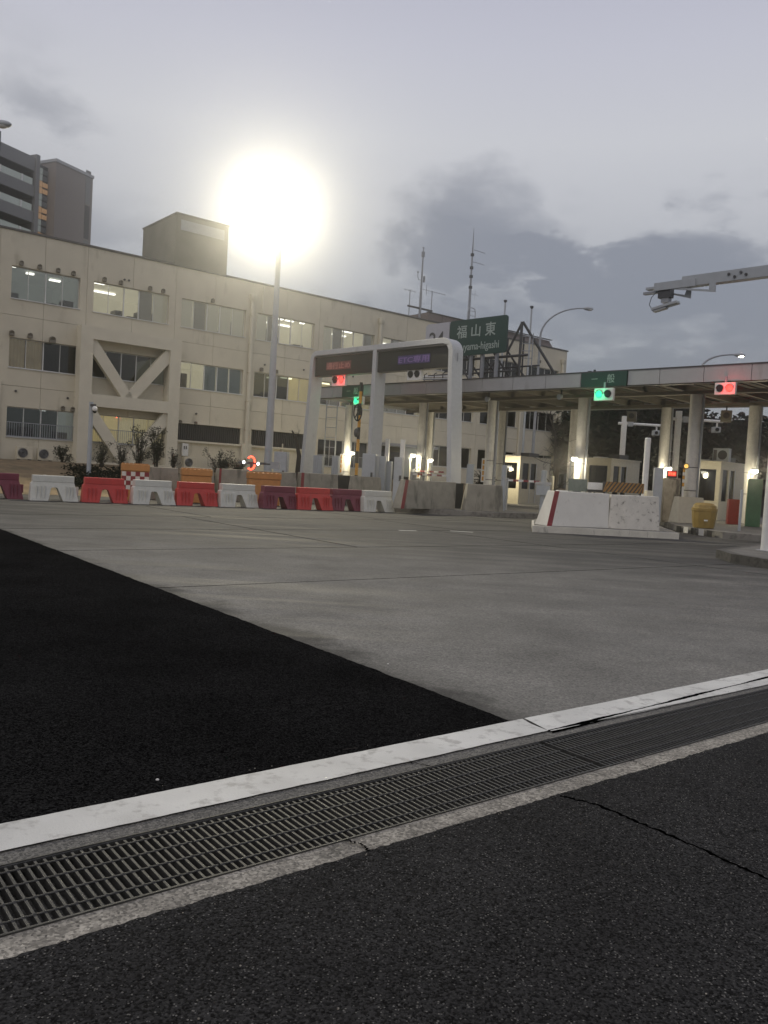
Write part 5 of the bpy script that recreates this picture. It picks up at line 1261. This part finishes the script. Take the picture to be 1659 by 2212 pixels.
# ---------------------------------------------------------------- plants
def leaves(mb, c, rx, ry, rz, n, size, rnd, shell=.55):
    for _ in range(n):
        while True:
            p_ = Vector((rnd.uniform(-1, 1), rnd.uniform(-1, 1), rnd.uniform(-1, 1)))
            if p_.length < 1 and p_.length > rnd.uniform(0, shell): break
        q_ = Vector((c[0] + p_.x * rx, c[1] + p_.y * ry, c[2] + p_.z * rz)); s_ = size * rnd.uniform(.5, 1.3)
        a = Vector((rnd.uniform(-1, 1), rnd.uniform(-1, 1), rnd.uniform(-.6, .6))).normalized(); b = a.cross(Vector((rnd.uniform(-1, 1), rnd.uniform(-1, 1), rnd.uniform(-1, 1)))).normalized()
        mb.add([q_ - a * s_, q_ + b * s_ * .45, q_ + a * s_, q_ - b * s_ * .45], [(0, 1, 2, 3)])
def tree(x, y, zb, H, rw, seed, lb, n=1500, group='dark trees on the slope behind the toll plaza'):
    rnd = random.Random(seed); r_ = thing('evergreen_tree', lb, 'tree', (x, y, zb), 0, group)
    tr = MB().tube([(0, 0, -.5), (.1, 0, H * .4), (0, .1, H * .8)], [.25, .18, .08], 8)
    for k in range(5):
        a2 = rnd.uniform(0, 6.28); tr.tube([(.05, 0, H * (.3 + .1 * k)), (rw * .6 * math.cos(a2), rw * .6 * math.sin(a2), H * (.42 + .1 * k))], [.09, .03], 5)
    tr.build('trunk', m_bark, r_)
    mb = MB()
    for k in range(9):
        a2 = rnd.uniform(0, 6.28); rr_ = rnd.uniform(0, .6) * rw; zc_ = H * rnd.uniform(.35, .88); sc2 = rnd.uniform(.35, .6) * (1.2 - zc_ / H * .5)
        leaves(mb, (rr_ * math.cos(a2), rr_ * math.sin(a2), zc_), rw * sc2, rw * sc2, H * .16, n // 9, .38, rnd)
    mb.build('crown', m_leafd, r_)
# slope behind the plaza
v = []; f = []
for i in range(41):
    for j in range(13):
        x = 8 + i * 2.6; y = 64 + j * 5; t = j / 12
        v.append((x, y, -.06 + 9 * t * min(1, max(0, (x - 14) / 14)) + .5 * mn.noise(Vector((x * .2, y * .2, 0)))))
for i in range(40):
    for j in range(12): f.append((i * 13 + j, (i + 1) * 13 + j, (i + 1) * 13 + j + 1, i * 13 + j + 1))
MB().add(v, f).build('wooded_slope', m_grass, smooth=True, kind='structure')
TL = [(1228, 806, 86), (1256, 802, 84), (1285, 800, 80), (1316, 812, 78), (1350, 830, 76), (1382, 850, 80), (1412, 842, 74), (1446, 862, 78), (1476, 866, 74), (1505, 872, 80), (1535, 892, 74), (1566, 914, 76), (1590, 912, 80), (1622, 905, 72), (1652, 900, 74),
      (1240, 880, 72), (1300, 888, 70), (1370, 892, 68), (1440, 896, 68), (1510, 905, 68), (1575, 928, 66), (1640, 930, 66)]
word = ['first', 'second', 'third', 'fourth', 'fifth', 'sixth', 'seventh', 'eighth', 'ninth', 'tenth', 'eleventh', 'twelfth', 'thirteenth', 'fourteenth', 'fifteenth', 'sixteenth']
for i, (px, py, Y) in enumerate(TL):
    q = D(px, py, Y); H = max(5, q.z - .3)
    lb = f'{word[i]} tree from the left in the tall back row behind the canopy' if i < 15 else f'{word[i-15]} tree from the left in the lower front row behind the booths'
    tree(q.x, Y, 0, H + .6, 3.4, 100 + i, lb)
wb_ = MB(); rnd = random.Random(5)
for k in range(60):
    x = 18 + rnd.random() * 46; y = 62 + rnd.random() * 16
    leaves(wb_, (x, y, 1.6 + rnd.random() * 2.4), 2.6, 2.2, 2.2, 130, .4, rnd)
wb_.build('undergrowth', m_leafd, kind='stuff')
def shrub(px, py, Y, wd, H, n, lb, bare=.5, m=None, cat='shrub'):
    q = D(px, py, Y); s_ = (Vector((q.x, Y, 0)) - BQ).dot(bd); o_ = (Vector((q.x, Y, 0)) - BQ).dot(bn); z0 = lawn_h(s_, o_) - .05
    rnd = random.Random(px); r_ = thing('shrub', lb, cat, (q.x, Y, z0), 0); tr = MB(); mb = MB()
    for k in range(18):
        a2 = rnd.uniform(0, 6.28); rr_ = rnd.random() * wd / 2; h = H * rnd.uniform(.35, 1)
        e_ = (rr_ * math.cos(a2), rr_ * math.sin(a2) * .6, h); m2 = (e_[0] * .4 + rnd.uniform(-.05, .05), e_[1] * .4, h * .5)
        tr.tube([(rnd.uniform(-.1, .1), 0, 0), m2, e_], [.018, .012, .006], 5)
        for j in range(3):
            e2 = (e_[0] + rnd.uniform(-.2, .2), e_[1] + rnd.uniform(-.1, .1), e_[2] - rnd.uniform(-.1, .3)); tr.tube([m2, e2], [.008, .004], 4)
            leaves(mb, e2, .14, .12, .12, n // 42 + 1, .05, rnd, .1)
        for t_ in (.45, .6, .75, .9, 1): leaves(mb, tuple(m2[i_] * (1 - (t_ - .4) / .6) + e_[i_] * (t_ - .4) / .6 for i_ in range(3)), .13, .11, .16, n // 60 + 1, .05, rnd, .1)
    tr.build('stems', m_bark, r_); mb.build('leaves', m or m_leaf, r_)
shrub(135, 1000, 42.5, 1.2, .9, 300, 'small dark shrub left of the camera pole')
shrub(219, 1000, 42, 1.3, 1.3, 200, 'sparse shrub behind the camera pole')
shrub(300, 1005, 42.5, 1.5, 2.3, 420, 'tall sparse shrub in front of the lit curtain window')
shrub(338, 1005, 43, 1.3, 2.2, 700, 'tall dense shrub beside the brace frame right column')
shrub(262, 1005, 42, .8, 1.3, 160, 'thin shrub left of the checkered cushion')
shrub(375, 1002, 44, .5, 1.2, 60, 'thin bare shrub right of the braced bay')
shrub(475, 1004, 44.5, 2.2, 1.5, 500, 'broad sparse shrub under the dark louvre band')
shrub(515, 1004, 44, 1.0, 1.3, 300, 'dark shrub left of the red ring lamp')
# low ground cover hedge at the foot of the lawn
hb = MB(); rnd = random.Random(9)
for k in range(420):
    t = rnd.random(); px = 150 + t * 400; Y = 34.5 + t * 4 + rnd.uniform(0, 5)
    q = D(px, 1020, Y); s_ = (Vector((q.x, Y, 0)) - BQ).dot(bd); o_ = (Vector((q.x, Y, 0)) - BQ).dot(bn)
    leaves(hb, (q.x, Y, max(0, lawn_h(s_, o_)) + .12), .5, .5, .22, 34, .07, rnd, .1)
hb.build('ground_cover', m_leafd, kind='stuff')
# palm-like cycad by the column
q = D(1042, 1040, 46); r_ = thing('cycad', 'dark feather leaved cycad between the gantry leg and column', 'plant', (q.x, 46, .2), 0); rnd = random.Random(3); mb = MB(); st2 = MB()
st2.tube([(0, 0, 0), (0, 0, .9)], [.2, .16], 10); st2.build('trunk', m_bark, r_)
for k in range(46):
    a2 = rnd.uniform(0, 6.28); el = rnd.uniform(-.2, 1.5); L2 = rnd.uniform(.9, 1.4); zc_ = rnd.choice((.8, .9, 1.3))
    pts = []
    for j in range(8):
        t = j / 7; pts.append(Vector((math.cos(a2) * math.cos(el) * L2 * t, math.sin(a2) * math.cos(el) * L2 * t, zc_ + math.sin(el) * L2 * t - .5 * t * t)))
    for j in range(7):
        sd_ = Vector((-math.sin(a2), math.cos(a2), 0)) * .16 * (1 - abs(j - 3) / 6); a_, b_ = pts[j], pts[j + 1]
        mb.add([a_, b_, b_ + sd_ + Vector((0, 0, .05))], [(0, 1, 2)]); mb.add([a_, b_, b_ - sd_ + Vector((0, 0, .05))], [(0, 1, 2)])
mb.build('fronds', m_leafd, r_)
# bare trees
def bare(pts_px, Y, lb, seed, zb, sub=16, r0=.13, ln=1.6):
    P_ = [D(x, y, Y) for x, y in pts_px]; r_ = thing('bare_tree', lb, 'tree', (P_[0].x, Y, zb), 0); o = Vector((P_[0].x, Y, zb)); rnd = random.Random(seed)
    L2 = [p_ - o for p_ in P_]; L2[0] = Vector((0, 0, 0)); n = len(L2)
    MB().tube(L2, [r0 * (1 - .75 * i / (n - 1)) for i in range(n)], 8).build('trunk', m_bark, r_, smooth=True)
    br = MB()
    for k in range(sub):
        i = rnd.randint(1, n - 1); a_ = L2[i - 1].lerp(L2[i], rnd.random()); d_ = Vector((rnd.uniform(-1, 1), rnd.uniform(-.5, .5), rnd.uniform(.1, 1))).normalized()
        b_ = a_ + d_ * ln * rnd.uniform(.3, .6); c_ = b_ + (d_ + Vector((rnd.uniform(-.5, .5), 0, rnd.uniform(0, .5)))).normalized() * ln * .4
        br.tube([a_, b_, c_], [.03, .018, .006], 5)
        for j in range(4): e_ = b_.lerp(c_, rnd.random()); br.tube([e_, e_ + Vector((rnd.uniform(-.5, .5), rnd.uniform(-.2, .2), rnd.uniform(.0, .5)))], [.01, .004], 4)
    br.build('branches', m_bark, r_)
bare([(1196, 1035), (1204, 1010), (1214, 996), (1222, 988), (1218, 970)], 44, 'leaning bare tree between the first and middle booths', 4, .2, 10, .16)
bare([(1203, 990), (1200, 950), (1196, 925), (1188, 905), (1190, 885)], 60, 'thin bare tree in front of the office right corner', 6, .1, 26, .12, 2.6)
bare([(640, 1020), (646, 985), (640, 950), (631, 930)], 43.5, 'dark pruned leaning trunk left of the gantry', 8, 0, 3, .15, .5)

# haze around everything, filled evenly, added to spread the floodlight's glow
hz = MB().box(-292, 300, -252, 330, -1.05, 48).build('glow_haze', None, kind='stuff')
hz.data.materials.clear()
mh = bpy.data.materials.new('glow_haze_air'); mh.use_nodes = True; tn = mh.node_tree
tn.nodes.remove(tn.nodes['Principled BSDF'])
pv = tn.nodes.new('ShaderNodeVolumePrincipled'); pv.inputs['Color'].default_value = (.95, .95, .95, 1); pv.inputs['Density'].default_value = .0019; pv.inputs['Anisotropy'].default_value = .93
tn.links.new(pv.outputs[0], tn.nodes['Material Output'].inputs['Volume']); hz.data.materials.append(mh)
